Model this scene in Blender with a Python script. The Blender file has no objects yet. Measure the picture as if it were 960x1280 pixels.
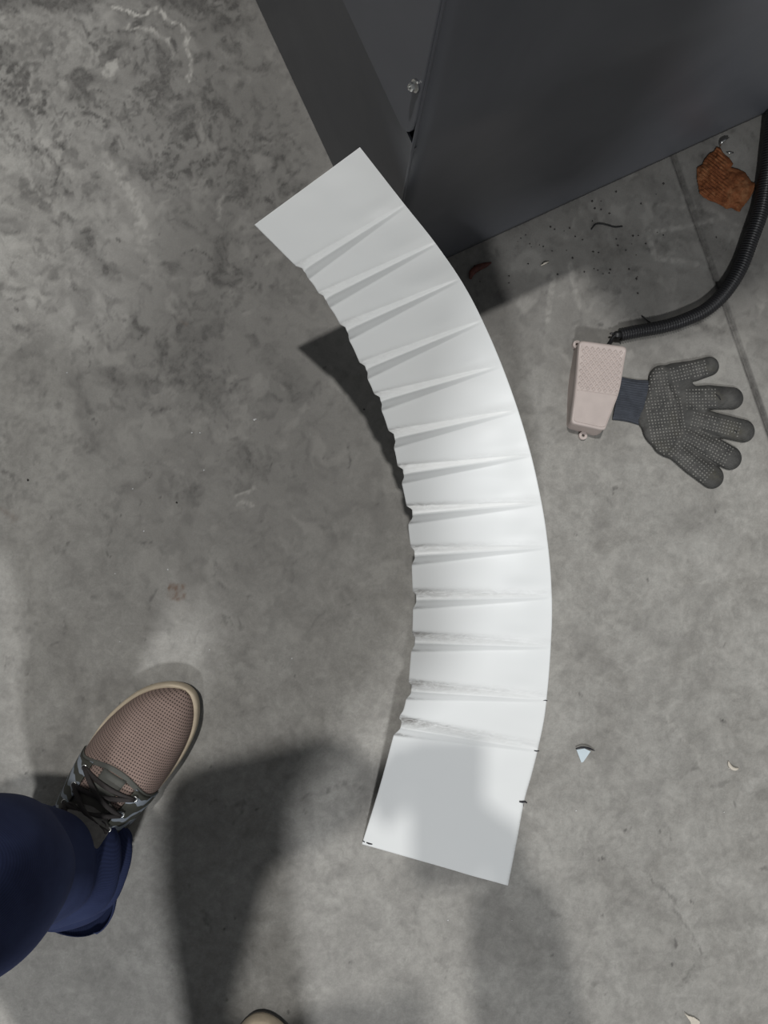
import bpy, bmesh, math, random
import numpy as np
from mathutils import Vector, Matrix

random.seed(7)
RNG = np.random.RandomState(7)
SC = bpy.context.scene
COL = SC.collection

# ------------------------------------------------------------------ camera
H = 1.0                       # the phone is held about a metre above the floor
F = 26.0 / 36.0 * 1280.0      # focal length in pixels of the 960x1280 frame
NX = 430.0                    # pixel column right under the lens
TILT = math.atan((480.0 - NX) / F)
cam_d = bpy.data.cameras.new('camera')
cam = bpy.data.objects.new('camera', cam_d)
COL.objects.link(cam)
cam.location = (0, 0, H)
cam.rotation_euler = (0, -TILT, 0)
cam_d.sensor_fit = 'VERTICAL'
cam_d.sensor_height = 36.0
cam_d.lens = 26.0
cam_d.clip_start = 0.001
SC.camera = cam
RIGHT = np.array([math.cos(TILT), 0, math.sin(TILT)])
FWD = np.array([math.sin(TILT), 0, -math.cos(TILT)])


def P(px, py, z=0.0):
    """point at height z that the photograph shows at pixel px, py"""
    d = RIGHT * (px - 480.0) / F + np.array([0, 1.0, 0]) * (640.0 - py) / F + FWD
    s = (H - z) / -d[2]
    return Vector((d[0] * s, d[1] * s, z))


# ------------------------------------------------------------------ world, lamps, exposure
SC.view_settings.view_transform = 'Standard'
SC.view_settings.look = 'None'
SC.view_settings.gamma = 1.0
SC.view_settings.use_curve_mapping = False
SC.view_settings.exposure = 0.0
world = bpy.data.worlds.new('hall_daylight')
SC.world = world
world.use_nodes = True
wb = world.node_tree.nodes['Background']
wb.inputs[0].default_value = (0.93, 0.97, 1.0, 1)
wb.inputs[1].default_value = 0.17


def lamp(name, loc, target, power, size, color):
    ld = bpy.data.lights.new(name, 'AREA')
    ld.shape = 'DISK'
    ld.size = size
    ld.energy = power
    ld.color = color
    o = bpy.data.objects.new(name, ld)
    COL.objects.link(o)
    o.location = loc
    o.rotation_euler = (Vector(target) - Vector(loc)).to_track_quat('-Z', 'Y').to_euler()
    return o


lamp('hall_lamp', (-0.50, 1.30, 5.0), (0, 0, 0), 126, 0.13, (1.0, 0.985, 0.96))
lamp('hall_lamp', (-0.37, -2.77, 3.6), (0, -0.2, 0), 88, 0.34, (0.98, 0.99, 1.0))


# ------------------------------------------------------------------ helpers
def link(name, mesh, mat=None, parent=None):
    o = bpy.data.objects.new(name, mesh)
    COL.objects.link(o)
    if mat is not None and len(mesh.materials) == 0:
        mesh.materials.append(mat)
    if parent is not None:
        o.parent = parent
    return o


def thing(name, label, cat, loc=(0, 0, 0), group=None):
    o = bpy.data.objects.new(name, None)
    COL.objects.link(o)
    o.location = loc
    o.empty_display_size = 0.05
    return tag(o, label, cat, group)


def tag(o, label=None, cat=None, group=None, kind=None):
    for k, v in (('label', label), ('category', cat), ('group', group), ('kind', kind)):
        if v:
            o[k] = v
    return o


def pymesh(name, verts, faces, smooth=True):
    m = bpy.data.meshes.new(name)
    m.from_pydata([tuple(v) for v in verts], [], [tuple(f) for f in faces])
    if smooth:
        m.polygons.foreach_set('use_smooth', [True] * len(m.polygons))
    m.update()
    return m


def gridmesh(name, X, Y, Z, smooth=True, closed_u=False):
    """regular grid of vertices (arrays of the same 2-D shape) as quads, made quickly"""
    nr, nc = X.shape
    co = np.stack([X, Y, Z], -1).reshape(-1, 3).astype(np.float32)
    r = np.arange(nr - 1)
    c = np.arange(nc if closed_u else nc - 1)
    R, Cc = np.meshgrid(r, c, indexing='ij')
    C2 = (Cc + 1) % nc
    q = np.stack([R * nc + Cc, R * nc + C2, (R + 1) * nc + C2, (R + 1) * nc + Cc], -1).reshape(-1, 4).astype(np.int32)
    return quadmesh(name, co, q, smooth)


def quadmesh(name, co, q, smooth=True):
    m = bpy.data.meshes.new(name)
    m.vertices.add(len(co))
    m.vertices.foreach_set('co', np.ascontiguousarray(co, np.float32).ravel())
    m.loops.add(q.size)
    m.loops.foreach_set('vertex_index', np.ascontiguousarray(q, np.int32).ravel())
    m.polygons.add(len(q))
    m.polygons.foreach_set('loop_start', np.arange(0, q.size, 4, dtype=np.int32))
    m.polygons.foreach_set('loop_total', np.full(len(q), 4, np.int32))
    if smooth:
        m.polygons.foreach_set('use_smooth', np.ones(len(q), bool))
    m.update(calc_edges=True)
    m.validate()
    return m


def attr(mesh, name, vals):
    a = mesh.attributes.new(name, 'FLOAT', 'POINT')
    a.data.foreach_set('value', np.ascontiguousarray(vals, np.float32).ravel())


def vnoise(x, y, seed):
    rs = np.random.RandomState(seed)
    T = rs.rand(256, 256)
    xi = np.floor(x).astype(int)
    yi = np.floor(y).astype(int)
    fx = x - xi
    fy = y - yi
    fx = fx * fx * (3 - 2 * fx)
    fy = fy * fy * (3 - 2 * fy)
    a = T[xi % 256, yi % 256]
    b = T[(xi + 1) % 256, yi % 256]
    c = T[xi % 256, (yi + 1) % 256]
    d = T[(xi + 1) % 256, (yi + 1) % 256]
    return (a * (1 - fx) + b * fx) * (1 - fy) + (c * (1 - fx) + d * fx) * fy


def fbm(x, y, seed, oct=4):
    s = 0
    amp = 0.5
    for k in range(oct):
        s = s + amp * vnoise(x * 2 ** k + 17.3 * k + 500, y * 2 ** k + 9.1 * k + 500, seed + k)
        amp *= 0.5
    return s / (1 - 0.5 ** oct)


def smooth01(x):
    x = np.clip(x, 0, 1)
    return x * x * (3 - 2 * x)


def pl_dist(x, y, pts):
    """distance to a polyline and the fraction along it"""
    best = np.full(x.shape, 1e9)
    frac = np.zeros(x.shape)
    n = len(pts) - 1
    for i in range(n):
        (ax, ay), (bx, by) = pts[i], pts[i + 1]
        dx, dy = bx - ax, by - ay
        L2 = dx * dx + dy * dy + 1e-9
        t = np.clip(((x - ax) * dx + (y - ay) * dy) / L2, 0, 1)
        d = np.hypot(x - ax - t * dx, y - ay - t * dy)
        m = d < best
        best = np.where(m, d, best)
        frac = np.where(m, (i + t) / n, frac)
    return best, frac


def spline(pts, n):
    """Catmull-Rom through the points"""
    p = np.array([tuple(v) for v in pts], float)
    p = np.vstack([2 * p[0] - p[1], p, 2 * p[-1] - p[-2]])
    out = []
    m = len(p) - 3
    for k in range(n):
        u = k / (n - 1) * m
        i = min(int(u), m - 1)
        t = u - i
        a, b, c, d = p[i], p[i + 1], p[i + 2], p[i + 3]
        out.append(0.5 * (2 * b + (c - a) * t + (2 * a - 5 * b + 4 * c - d) * t * t + (3 * b - a - 3 * c + d) * t ** 3))
    return np.array(out)


def tube(path, radii, seg=12, cap=True, flat=1.0):
    """verts and faces of a tube along a path; flat squashes it along world Z"""
    path = [Vector(p) for p in path]
    n = len(path)
    verts, faces = [], []
    up = Vector((0, 0, 1))
    prev = None
    for i in range(n):
        t = (path[min(i + 1, n - 1)] - path[max(i - 1, 0)]).normalized()
        if prev is None:
            a = up if abs(t.dot(up)) < 0.9 else Vector((1, 0, 0))
            u = (a - t * a.dot(t)).normalized()
        else:
            u = (prev - t * prev.dot(t)).normalized()
        prev = u
        v = t.cross(u)
        r = radii[i] if hasattr(radii, '__len__') else radii
        for k in range(seg):
            a = 2 * math.pi * k / seg
            o = (u * math.cos(a) + v * math.sin(a)) * r
            o.z *= flat
            verts.append(path[i] + o)
    for i in range(n - 1):
        for k in range(seg):
            k2 = (k + 1) % seg
            faces.append((i * seg + k, i * seg + k2, (i + 1) * seg + k2, (i + 1) * seg + k))
    if cap:
        faces.append(tuple(range(seg))[::-1])
        faces.append(tuple((n - 1) * seg + k for k in range(seg)))
    return verts, faces


class MB:
    """collects pieces into one mesh"""

    def __init__(self):
        self.v, self.f = [], []

    def add(self, v, f):
        o = len(self.v)
        self.v += [tuple(x) for x in v]
        self.f += [tuple(i + o for i in q) for q in f]
        return self

    def tube(self, *a, **k):
        return self.add(*tube(*a, **k))

    def prism(self, pts, z0, z1):
        n = len(pts)
        v = [(p[0], p[1], z0) for p in pts] + [(p[0], p[1], z1) for p in pts]
        f = [tuple(range(n))[::-1], tuple(range(n, 2 * n))]
        f += [(i, (i + 1) % n, n + (i + 1) % n, n + i) for i in range(n)]
        return self.add(v, f)

    def loft(self, rings, cap=True):
        n = len(rings[0])
        v = [p for r in rings for p in r]
        f = []
        for i in range(len(rings) - 1):
            for k in range(n):
                k2 = (k + 1) % n
                f.append((i * n + k, i * n + k2, (i + 1) * n + k2, (i + 1) * n + k))
        if cap:
            f.append(tuple(range(n))[::-1])
            f.append(tuple((len(rings) - 1) * n + k for k in range(n)))
        return self.add(v, f)

    def capsule(self, a, b, ra, rb, seg=16, flat=1.0):
        a, b = Vector(a), Vector(b)
        d = (b - a)
        L = d.length
        d = d.normalized() if L > 1e-6 else Vector((0, 0, 1))
        path, rad = [], []
        for k in range(6):
            t = math.pi / 2 * k / 6
            path.append(a - d * ra * math.cos(t) * flat ** 0)
            rad.append(max(ra * math.sin(t), ra * 0.02))
        for k in range(5):
            t = k / 4
            path.append(a + d * L * t)
            rad.append(ra + (rb - ra) * t)
        for k in range(1, 7):
            t = math.pi / 2 * k / 6
            path.append(b + d * rb * math.sin(t))
            rad.append(max(rb * math.cos(t), rb * 0.02))
        return self.tube(path, rad, seg=seg, flat=flat)

    def chain(self, pts, rad, seg=16):
        for i in range(len(pts) - 1):
            self.capsule(pts[i], pts[i + 1], rad[i], rad[i + 1], seg)
        return self

    def ball(self, c, r, seg=20):
        c = Vector(c)
        rx, ry, rz = (r, r, r) if not hasattr(r, '__len__') else r
        rings = []
        for i in range(1, seg // 2):
            t = math.pi * i / (seg // 2)
            rings.append([c + Vector((rx * math.sin(t) * math.cos(2 * math.pi * k / seg),
                                      ry * math.sin(t) * math.sin(2 * math.pi * k / seg),
                                      -rz * math.cos(t))) for k in range(seg)])
        return self.loft(rings)

    def build(self, name, mat=None, parent=None, smooth=True, offset=(0, 0, 0)):
        v = [(x[0] - offset[0], x[1] - offset[1], x[2] - offset[2]) for x in self.v]
        o = link(name, pymesh(name, v, self.f, smooth), mat, parent)
        return o


def local(o):
    return tuple(o.location)


def bevel(o, w, seg=2):
    m = o.modifiers.new('bevel', 'BEVEL')
    m.width = w
    m.segments = seg
    m.limit_method = 'ANGLE'
    return o


def autosmooth(o, ang=35):
    a = math.radians(ang)
    m = o.data
    bm = bmesh.new()
    bm.from_mesh(m)
    bmesh.ops.recalc_face_normals(bm, faces=bm.faces)
    for e in bm.edges:
        e.smooth = not (len(e.link_faces) == 2 and e.calc_face_angle(0) > a)
    bm.to_mesh(m)
    bm.free()
    return o


def fix_normals(o):
    bm = bmesh.new()
    bm.from_mesh(o.data)
    bmesh.ops.recalc_face_normals(bm, faces=bm.faces)
    bm.to_mesh(o.data)
    bm.free()
    return o


# ------------------------------------------------------------------ materials
class NT:
    def __init__(self, name):
        self.m = bpy.data.materials.new(name)
        self.m.use_nodes = True
        self.t = self.m.node_tree
        self.bsdf = self.t.nodes['Principled BSDF']

    def n(self, kind, **props):
        nd = self.t.nodes.new(kind)
        for k, v in props.items():
            setattr(nd, k, v)
        return nd

    def l(self, a, b):
        self.t.links.new(a, b)

    def val(self, x, sock):
        if isinstance(x, (int, float)):
            sock.default_value = x
        elif isinstance(x, tuple):
            sock.default_value = x if len(x) == len(sock.default_value) else x + (1,)
        else:
            self.l(x, sock)

    def coord(self, which='Object'):
        return self.n('ShaderNodeTexCoord').outputs[which]

    def mapping(self, vec, scale=(1, 1, 1), rot=(0, 0, 0), loc=(0, 0, 0)):
        m = self.n('ShaderNodeMapping')
        self.l(vec, m.inputs[0])
        m.inputs['Scale'].default_value = scale
        m.inputs['Rotation'].default_value = rot
        m.inputs['Location'].default_value = loc
        return m.outputs[0]

    def noise(self, scale, detail=4, rough=0.55, dist=0.0, vec=None):
        nd = self.n('ShaderNodeTexNoise')
        nd.inputs['Scale'].default_value = scale
        nd.inputs['Detail'].default_value = detail
        nd.inputs['Roughness'].default_value = rough
        nd.inputs['Distortion'].default_value = dist
        if vec is not None:
            self.l(vec, nd.inputs['Vector'])
        return nd.outputs['Fac']

    def ramp(self, fac, stops):
        r = self.n('ShaderNodeValToRGB')
        e = r.color_ramp.elements
        while len(e) < len(stops):
            e.new(0.5)
        for i, (p, c) in enumerate(stops):
            e[i].position = p
            e[i].color = (c, c, c, 1) if isinstance(c, (int, float)) else tuple(c) + (1,)
        self.l(fac, r.inputs[0])
        return r.outputs[0]

    def mix(self, fac, a, b, mode='MIX'):
        m = self.n('ShaderNodeMix', data_type='RGBA', blend_type=mode)
        self.val(fac, m.inputs[0])
        self.val(a, m.inputs[6])
        self.val(b, m.inputs[7])
        return m.outputs[2]

    def math(self, op, a, b=0.0, clamp=False):
        m = self.n('ShaderNodeMath', operation=op, use_clamp=clamp)
        self.val(a, m.inputs[0])
        self.val(b, m.inputs[1])
        return m.outputs[0]

    def attr(self, name):
        return self.n('ShaderNodeAttribute', attribute_name=name).outputs['Fac']

    def bump(self, h, strength=0.3, dist=0.001):
        b = self.n('ShaderNodeBump')
        b.inputs['Strength'].default_value = strength
        b.inputs['Distance'].default_value = dist
        self.l(h, b.inputs['Height'])
        self.l(b.outputs[0], self.bsdf.inputs['Normal'])
        return b

    def out(self, color=None, rough=None, metal=None, spec=None, **kw):
        b = self.bsdf.inputs
        if color is not None:
            self.val(color, b['Base Color'])
        if rough is not None:
            self.val(rough, b['Roughness'])
        if metal is not None:
            self.val(metal, b['Metallic'])
        if spec is not None:
            self.val(spec, b['Specular IOR Level'])
        for k, v in kw.items():
            self.val(v, b[k.replace('_', ' ')])
        return self.m


def simple(name, color, rough=0.6, metal=0.0, var=0.15, scale=40, bump=0.0, bscale=None, **kw):
    t = NT(name)
    co = t.coord()
    n = t.noise(scale, 5, 0.6, 0.0, co)
    f = t.ramp(n, [(0.3, 1 - var), (0.7, 1 + var)])
    c = t.mix(1.0, tuple(color), f, 'MULTIPLY')
    if bump:
        t.bump(t.noise(bscale or scale * 4, 3, 0.6, 0, co), bump, 0.0006)
    return t.out(c, rough, metal, **kw)


def mat_concrete():
    t = NT('polished_concrete')
    co = t.coord()
    big = t.noise(2.6, 5, 0.6, 0.6, co)
    mid = t.noise(13, 7, 0.68, 0.5, co)
    fine = t.noise(85, 6, 0.75, 0.5, co)
    grit = t.noise(420, 3, 0.6, 0, co)
    c = t.mix(t.ramp(mid, [(0.32, 0.0), (0.68, 1.0)]), (0.255, 0.245, 0.225), (0.37, 0.36, 0.335))
    c = t.mix(1.0, c, t.ramp(big, [(0.3, 0.86), (0.7, 1.12)]), 'MULTIPLY')
    c = t.mix(1.0, c, t.ramp(fine, [(0.3, 0.80), (0.7, 1.14)]), 'MULTIPLY')
    c = t.mix(1.0, c, t.ramp(grit, [(0.3, 0.93), (0.7, 1.06)]), 'MULTIPLY')
    d = t.attr('soil_shade')
    dd = t.math('MULTIPLY', d, t.ramp(fine, [(0.25, 0.65), (0.7, 1.25)]), True)
    c = t.mix(dd, c, (0.075, 0.071, 0.066))
    p = t.attr('pale')
    c = t.mix(t.math('MULTIPLY', p, 1.0, True), c, (0.47, 0.455, 0.42))
    r = t.attr('rust')
    c = t.mix(r, c, (0.14, 0.085, 0.055))
    rough = t.ramp(mid, [(0.3, 0.52), (0.7, 0.7)])
    t.bump(t.math('ADD', t.math('MULTIPLY', fine, 1.0), t.math('MULTIPLY', grit, 0.4)), 0.25, 0.0012)
    return t.out(c, rough, 0, 0.35)


def mat_sheet():
    t = NT('white_coated_sheet')
    co = t.coord()
    n = t.noise(6, 4, 0.5, 0, co)
    c = t.mix(t.ramp(n, [(0.3, 0.0), (0.7, 1.0)]), (0.765, 0.785, 0.785), (0.79, 0.805, 0.80))
    d = t.attr('grime_shade')
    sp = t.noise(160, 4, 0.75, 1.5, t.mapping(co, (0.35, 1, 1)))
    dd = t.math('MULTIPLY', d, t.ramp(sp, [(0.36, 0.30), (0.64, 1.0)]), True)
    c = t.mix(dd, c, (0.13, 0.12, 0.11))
    return t.out(c, 0.36, 0, 0.30)


def mat_machine():
    t = NT('grey_machine_paint')
    co = t.coord()
    n = t.noise(7, 4, 0.6, 0.5, co)
    g = t.noise(220, 3, 0.6, 0, co)
    c = t.mix(t.ramp(n, [(0.3, 0.0), (0.7, 1.0)]), (0.100, 0.105, 0.120), (0.126, 0.130, 0.146))
    t.bump(g, 0.08, 0.0005)
    return t.out(c, 0.42, 0, 0.4)


def mat_mesh_fabric(base, hole):
    t = NT('perforated_taupe_mesh')
    co = t.coord()
    sep = t.n('ShaderNodeSeparateXYZ')
    t.l(t.mapping(t.coord('UV'), (1, 1, 1), (0, 0, math.radians(45))), sep.inputs[0])
    k = 2 * math.pi / 0.0050
    sx = t.math('SINE', t.math('MULTIPLY', sep.outputs[0], k))
    sy = t.math('SINE', t.math('MULTIPLY', sep.outputs[1], k))
    h = t.math('MULTIPLY', sx, sy)
    hole_f = t.ramp(h, [(0.30, 0.0), (0.60, 1.0)])
    n = t.noise(26, 4, 0.6, 0, co)
    c0 = t.mix(t.ramp(n, [(0.3, 0.0), (0.7, 1.0)]), tuple(base), tuple(x * 1.25 for x in base))
    c = t.mix(hole_f, c0, tuple(hole))
    b = t.bump(hole_f, 0.6, 0.0008)
    b.invert = True
    return t.out(c, 0.85, 0, 0.2)


def mat_camo():
    t = NT('striped_quarter_fabric')
    co = t.coord()
    w = t.n('ShaderNodeTexWave', wave_type='BANDS', bands_direction='Y')
    t.l(co, w.inputs['Vector'])
    w.inputs['Scale'].default_value = 16.0
    w.inputs['Distortion'].default_value = 5.0
    w.inputs['Detail'].default_value = 1.0
    w.inputs['Detail Scale'].default_value = 2.2
    f = t.ramp(w.outputs['Fac'], [(0.60, 0.0), (0.68, 1.0)])
    c = t.mix(f, (0.055, 0.056, 0.046), (0.25, 0.28, 0.32))
    t.bump(t.math('ADD', f, t.noise(300, 2, 0.5, 0, co)), 0.3, 0.0008)
    return t.out(c, 0.7, 0, 0.3)


def mat_denim():
    t = NT('dark_blue_denim')
    co = t.coord()
    n = t.noise(9, 5, 0.6, 0.3, co)
    tw = t.n('ShaderNodeTexWave', wave_type='BANDS', bands_direction='DIAGONAL')
    t.l(co, tw.inputs['Vector'])
    tw.inputs['Scale'].default_value = 260
    tw.inputs['Distortion'].default_value = 0.6
    c = t.mix(t.ramp(n, [(0.35, 0.0), (0.72, 1.0)]), (0.021, 0.028, 0.074), (0.044, 0.060, 0.140))
    c = t.mix(1.0, c, t.ramp(tw.outputs['Fac'], [(0.0, 0.85), (1.0, 1.12)]), 'MULTIPLY')
    t.bump(t.noise(350, 3, 0.6, 0, co), 0.2, 0.0006)
    return t.out(c, 0.85, 0, 0.2)


def mat_knit(base, hi):
    t = NT('grey_knit')
    co = t.coord()
    n = t.noise(45, 5, 0.65, 0.6, co)
    k = t.n('ShaderNodeTexWave', wave_type='BANDS', bands_direction='Y')
    t.l(t.mapping(co, (1, 1, 1), (0, 0, 0.2)), k.inputs['Vector'])
    k.inputs['Scale'].default_value = 210
    k.inputs['Distortion'].default_value = 2
    f = t.ramp(n, [(0.3, 0.0), (0.72, 1.0)])
    c = t.mix(f, tuple(base), tuple(hi))
    s = t.attr('wear')
    c = t.mix(t.math('MULTIPLY', s, t.ramp(t.noise(130, 4, 0.7, 0.5, co), [(0.35, 0.2), (0.65, 1.0)]), True), c, (0.10, 0.095, 0.075))
    t.bump(t.math('ADD', k.outputs['Fac'], t.noise(380, 3, 0.6, 0, co)), 0.5, 0.0008)
    return t.out(c, 0.95, 0, 0.1)


def mat_scrap():
    t = NT('rust_orange_scrap')
    co = t.coord()
    n = t.noise(55, 6, 0.7, 1.0, co)
    c = t.ramp(n, [(0.3, (0.085, 0.030, 0.014)), (0.5, (0.20, 0.072, 0.030)), (0.75, (0.27, 0.14, 0.068))])
    t.bump(n, 0.4, 0.001)
    return t.out(c, 0.85, 0, 0.15)


M = {}
M['concrete'] = mat_concrete()
M['sheet'] = mat_sheet()
M['machine'] = mat_machine()
M['steel'] = simple('bright_zinc', (0.62, 0.62, 0.60), 0.28, 1.0, 0.1)
M['dark_gap'] = simple('dark_recess', (0.02, 0.02, 0.022), 0.7)
M['marker'] = simple('black_marker_ink', (0.012, 0.012, 0.018), 0.6)
M['pedal'] = simple('pinkish_beige_plastic', (0.50, 0.43, 0.40), 0.42, 0, 0.05, 60, 0.05, 300)
M['pedal_base'] = simple('beige_plastic_body', (0.44, 0.37, 0.34), 0.5, 0, 0.06, 60)
M['hose'] = simple('black_corrugated_plastic', (0.018, 0.018, 0.020), 0.38, 0, 0.1)
M['wire'] = simple('black_wire_sheath', (0.010, 0.010, 0.011), 0.45)
M['knit'] = mat_knit((0.056, 0.056, 0.055), (0.118, 0.116, 0.110))
M['cuff'] = simple('blue_grey_ribbed_cuff', (0.050, 0.056, 0.070), 0.95, 0, 0.25, 120, 0.4, 500)
M['dots'] = simple('grey_grip_rubber', (0.20, 0.195, 0.18), 0.6, 0, 0.3, 90)
M['scrap'] = mat_scrap()
M['red_curl'] = simple('dark_red_brown_scrap', (0.10, 0.030, 0.022), 0.7, 0, 0.4, 200)
M['mesh_fab'] = mat_mesh_fabric((0.235, 0.172, 0.148), (0.060, 0.045, 0.040))
M['camo'] = mat_camo()
M['sole'] = simple('cream_foam_sole', (0.50, 0.42, 0.31), 0.75, 0, 0.22, 30, 0.15, 300)
M['outsole'] = simple('dark_rubber_outsole', (0.035, 0.032, 0.028), 0.7)
M['trim'] = simple('olive_grey_binding', (0.085, 0.086, 0.076), 0.8)
M['tongue'] = simple('dark_olive_tongue', (0.060, 0.056, 0.048), 0.85, 0, 0.3, 60, 0.4, 400)
M['lace'] = simple('charcoal_brown_lace', (0.030, 0.025, 0.024), 0.85, 0, 0.2, 300, 0.4, 900)
M['denim'] = mat_denim()
M['stitch'] = simple('pale_stitching', (0.34, 0.32, 0.32), 0.8)
M['sock'] = simple('grey_sock', (0.16, 0.15, 0.14), 0.9, 0, 0.2, 200, 0.3)
M['skin'] = simple('skin', (0.50, 0.30, 0.21), 0.5, 0, 0.06, 60, 0.05, 300)
M['hair'] = simple('dark_hair', (0.015, 0.012, 0.010), 0.6, 0, 0.3, 200)
M['shirt'] = simple('dark_grey_cloth', (0.055, 0.057, 0.062), 0.9, 0, 0.1, 30, 0.2)
M['phone'] = simple('black_phone_glass', (0.01, 0.01, 0.012), 0.2)
M['chip'] = simple('pale_blue_chip', (0.58, 0.67, 0.72), 0.4, 0, 0.05)
M['beige_chip'] = simple('pale_beige_chip', (0.60, 0.55, 0.47), 0.7, 0, 0.1, 100)
M['white_glint'] = simple('white_glint', (0.75, 0.76, 0.76), 0.5)
M['dark_grit'] = simple('dark_grit', (0.03, 0.027, 0.025), 0.8)

#FLOOR
# ------------------------------------------------------------------ floor: one grid, its sawn joint recessed
J0 = P(843, 201)
J1 = P(925, 436)
JD = (J1 - J0).normalized()             # along the joint
JN = Vector((-JD.y, JD.x, 0))           # across it
JN = JN if JN.x > 0 else -JN
JV = JN.cross(Vector((0, 0, 1)))
JV = JV if JV.y > 0 else -JV            # along the joint, away from the viewer


def floor():
    corners = [P(-30, -30), P(990, -30), P(990, 1310), P(-30, 1310)]
    us = [c.dot(JN) for c in corners]
    vs = [c.dot(JV) for c in corners]
    ju = J0.dot(JN)
    st = 0.0026
    u = np.arange(min(us), max(us), st)
    u = u[np.abs(u - ju) > 0.0052]
    u = np.concatenate([[-7, -4, -2, -1.2], u, [ju - 0.0040, ju - 0.0022, ju - 0.0016, ju + 0.0016, ju + 0.0022, ju + 0.0040], [1.2, 2, 4, 7]])
    u = np.unique(np.sort(u))
    v = np.concatenate([[-7, -4, -2, -1.2], np.arange(min(vs), max(vs), st), [1.2, 2, 4, 7]])
    v = np.unique(np.sort(v))
    U, V = np.meshgrid(u, v, indexing='xy')
    X = U * JN.x + V * JV.x
    Y = U * JN.y + V * JV.y
    inj = np.abs(U - ju)
    Z = np.where(inj < 0.0019, -0.0045, 0.0)
    m = gridmesh('floor', X, Y, Z)
    # pixel coordinates of each vertex, to lay stains and scuffs where the photograph has them
    px = NX + X * F / H / math.cos(TILT) ** 0
    # exact projection
    D = np.stack([X, Y, np.full_like(X, -H)], -1)
    dep = D @ FWD
    px = 480 + F * (D @ RIGHT) / np.maximum(dep, 1e-3)
    py = 640 - F * Y / np.maximum(dep, 1e-3)
    soil_shade = np.zeros_like(X)
    pale = np.zeros_like(X)
    rust = np.zeros_like(X)
    jx = px + 16 * (fbm(px / 16, py / 16, 11, 4) - 0.5) + 26 * (fbm(px / 50, py / 50, 12, 2) - 0.5)
    jy = py + 16 * (fbm(px / 16, py / 16, 21, 4) - 0.5) + 26 * (fbm(px / 50, py / 50, 22, 2) - 0.5)

    def stroke(a, pts, w, amt, taper=False, feather=0.6, rough=True):
        xs = [p[0] for p in pts]
        ys = [p[1] for p in pts]
        pad = w * 2 + 12
        box = (px > min(xs) - pad) & (px < max(xs) + pad) & (py > min(ys) - pad) & (py < max(ys) + pad)
        if not box.any():
            return
        qx, qy = (jx, jy) if rough else (px, py)
        d, f = pl_dist(qx[box], qy[box], pts)
        ww = w * (1 - 0.7 * np.abs(2 * f - 1)) if taper else w
        k = smooth01((ww - d) / (ww * feather + 1e-6)) * amt * (0.35 + 1.0 * smooth01((fbm(px[box] / 5, py[box] / 5, 19, 3) - 0.32) / 0.35))
        a[box] = np.maximum(a[box], k)

    # the whole floor: grubbier towards the upper left, trodden cloudy marks
    grub = fbm(px / 150, py / 150, 31, 4)
    left = smooth01((560 - px) / 500) * smooth01((760 - py) / 700)
    cl = fbm(jx / 34, jy / 34, 41, 5)
    c2 = fbm(jx / 13, jy / 13, 51, 4)
    soil_shade += 0.62 * left * smooth01((cl - 0.48) / 0.20) * (0.4 + 0.8 * smooth01((grub - 0.35) / 0.3))
    soil_shade += 0.40 * (0.35 + 0.65 * left) * smooth01((c2 - 0.58) / 0.16)
    soil_shade += 0.16 * smooth01((cl - 0.55) / 0.2)
    soil_shade += 0.46 * smooth01((640 - px) / 300) * smooth01((950 - py) / 420) * smooth01((px + 60) / 330)  # person's soft shadow deepened in the floor colour, partly general grime
    soil_shade += 0.50 * smooth01((600 - py) / 260) * smooth01((px - 480) / 100)  # evenly darker towards the top, right of the strip
    soil_shade += 0.22 * left * fbm(jx / 6, jy / 6, 55, 3)
    c3 = fbm(jx / 5.5 + 40, jy / 5.5, 57, 4)
    patch = smooth01((fbm(px / 70, py / 70, 58, 3) - 0.42) / 0.22)
    soil_shade += 0.42 * (0.25 + 0.75 * left) * patch * smooth01((c3 - 0.54) / 0.14)
    c4 = fbm((jx * 0.8 + jy * 0.6) / 26, (jy * 0.8 - jx * 0.6) / 5, 59, 4)
    soil_shade += 0.20 * (0.3 + 0.7 * left) * smooth01((c4 - 0.56) / 0.14)
    pale += 0.16 * smooth01((fbm(jx / 22, jy / 22, 63, 4) - 0.60) / 0.14)
    # broad patches
    stroke(soil_shade, [(15, 100), (40, 120)], 34, 0.75, feather=0.5)
    stroke(soil_shade, [(55, 60), (35, 95), (60, 110)], 18, 0.6)
    stroke(soil_shade, [(60, 10), (30, 60)], 26, 0.45)
    stroke(soil_shade, [(75, 45), (85, 75), (70, 80)], 10, 0.45)
    stroke(soil_shade, [(150, 15), (230, 30), (260, 10)], 34, 0.4, feather=0.9)
    stroke(soil_shade, [(330, 70), (390, 190), (470, 330)], 60, 0.28, feather=1.0, rough=False)
    stroke(soil_shade, [(180, 95), (230, 120), (300, 130)], 26, 0.4, feather=0.9)
    stroke(soil_shade, [(300, 370), (330, 300)], 40, 0.25, feather=1.0)
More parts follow.
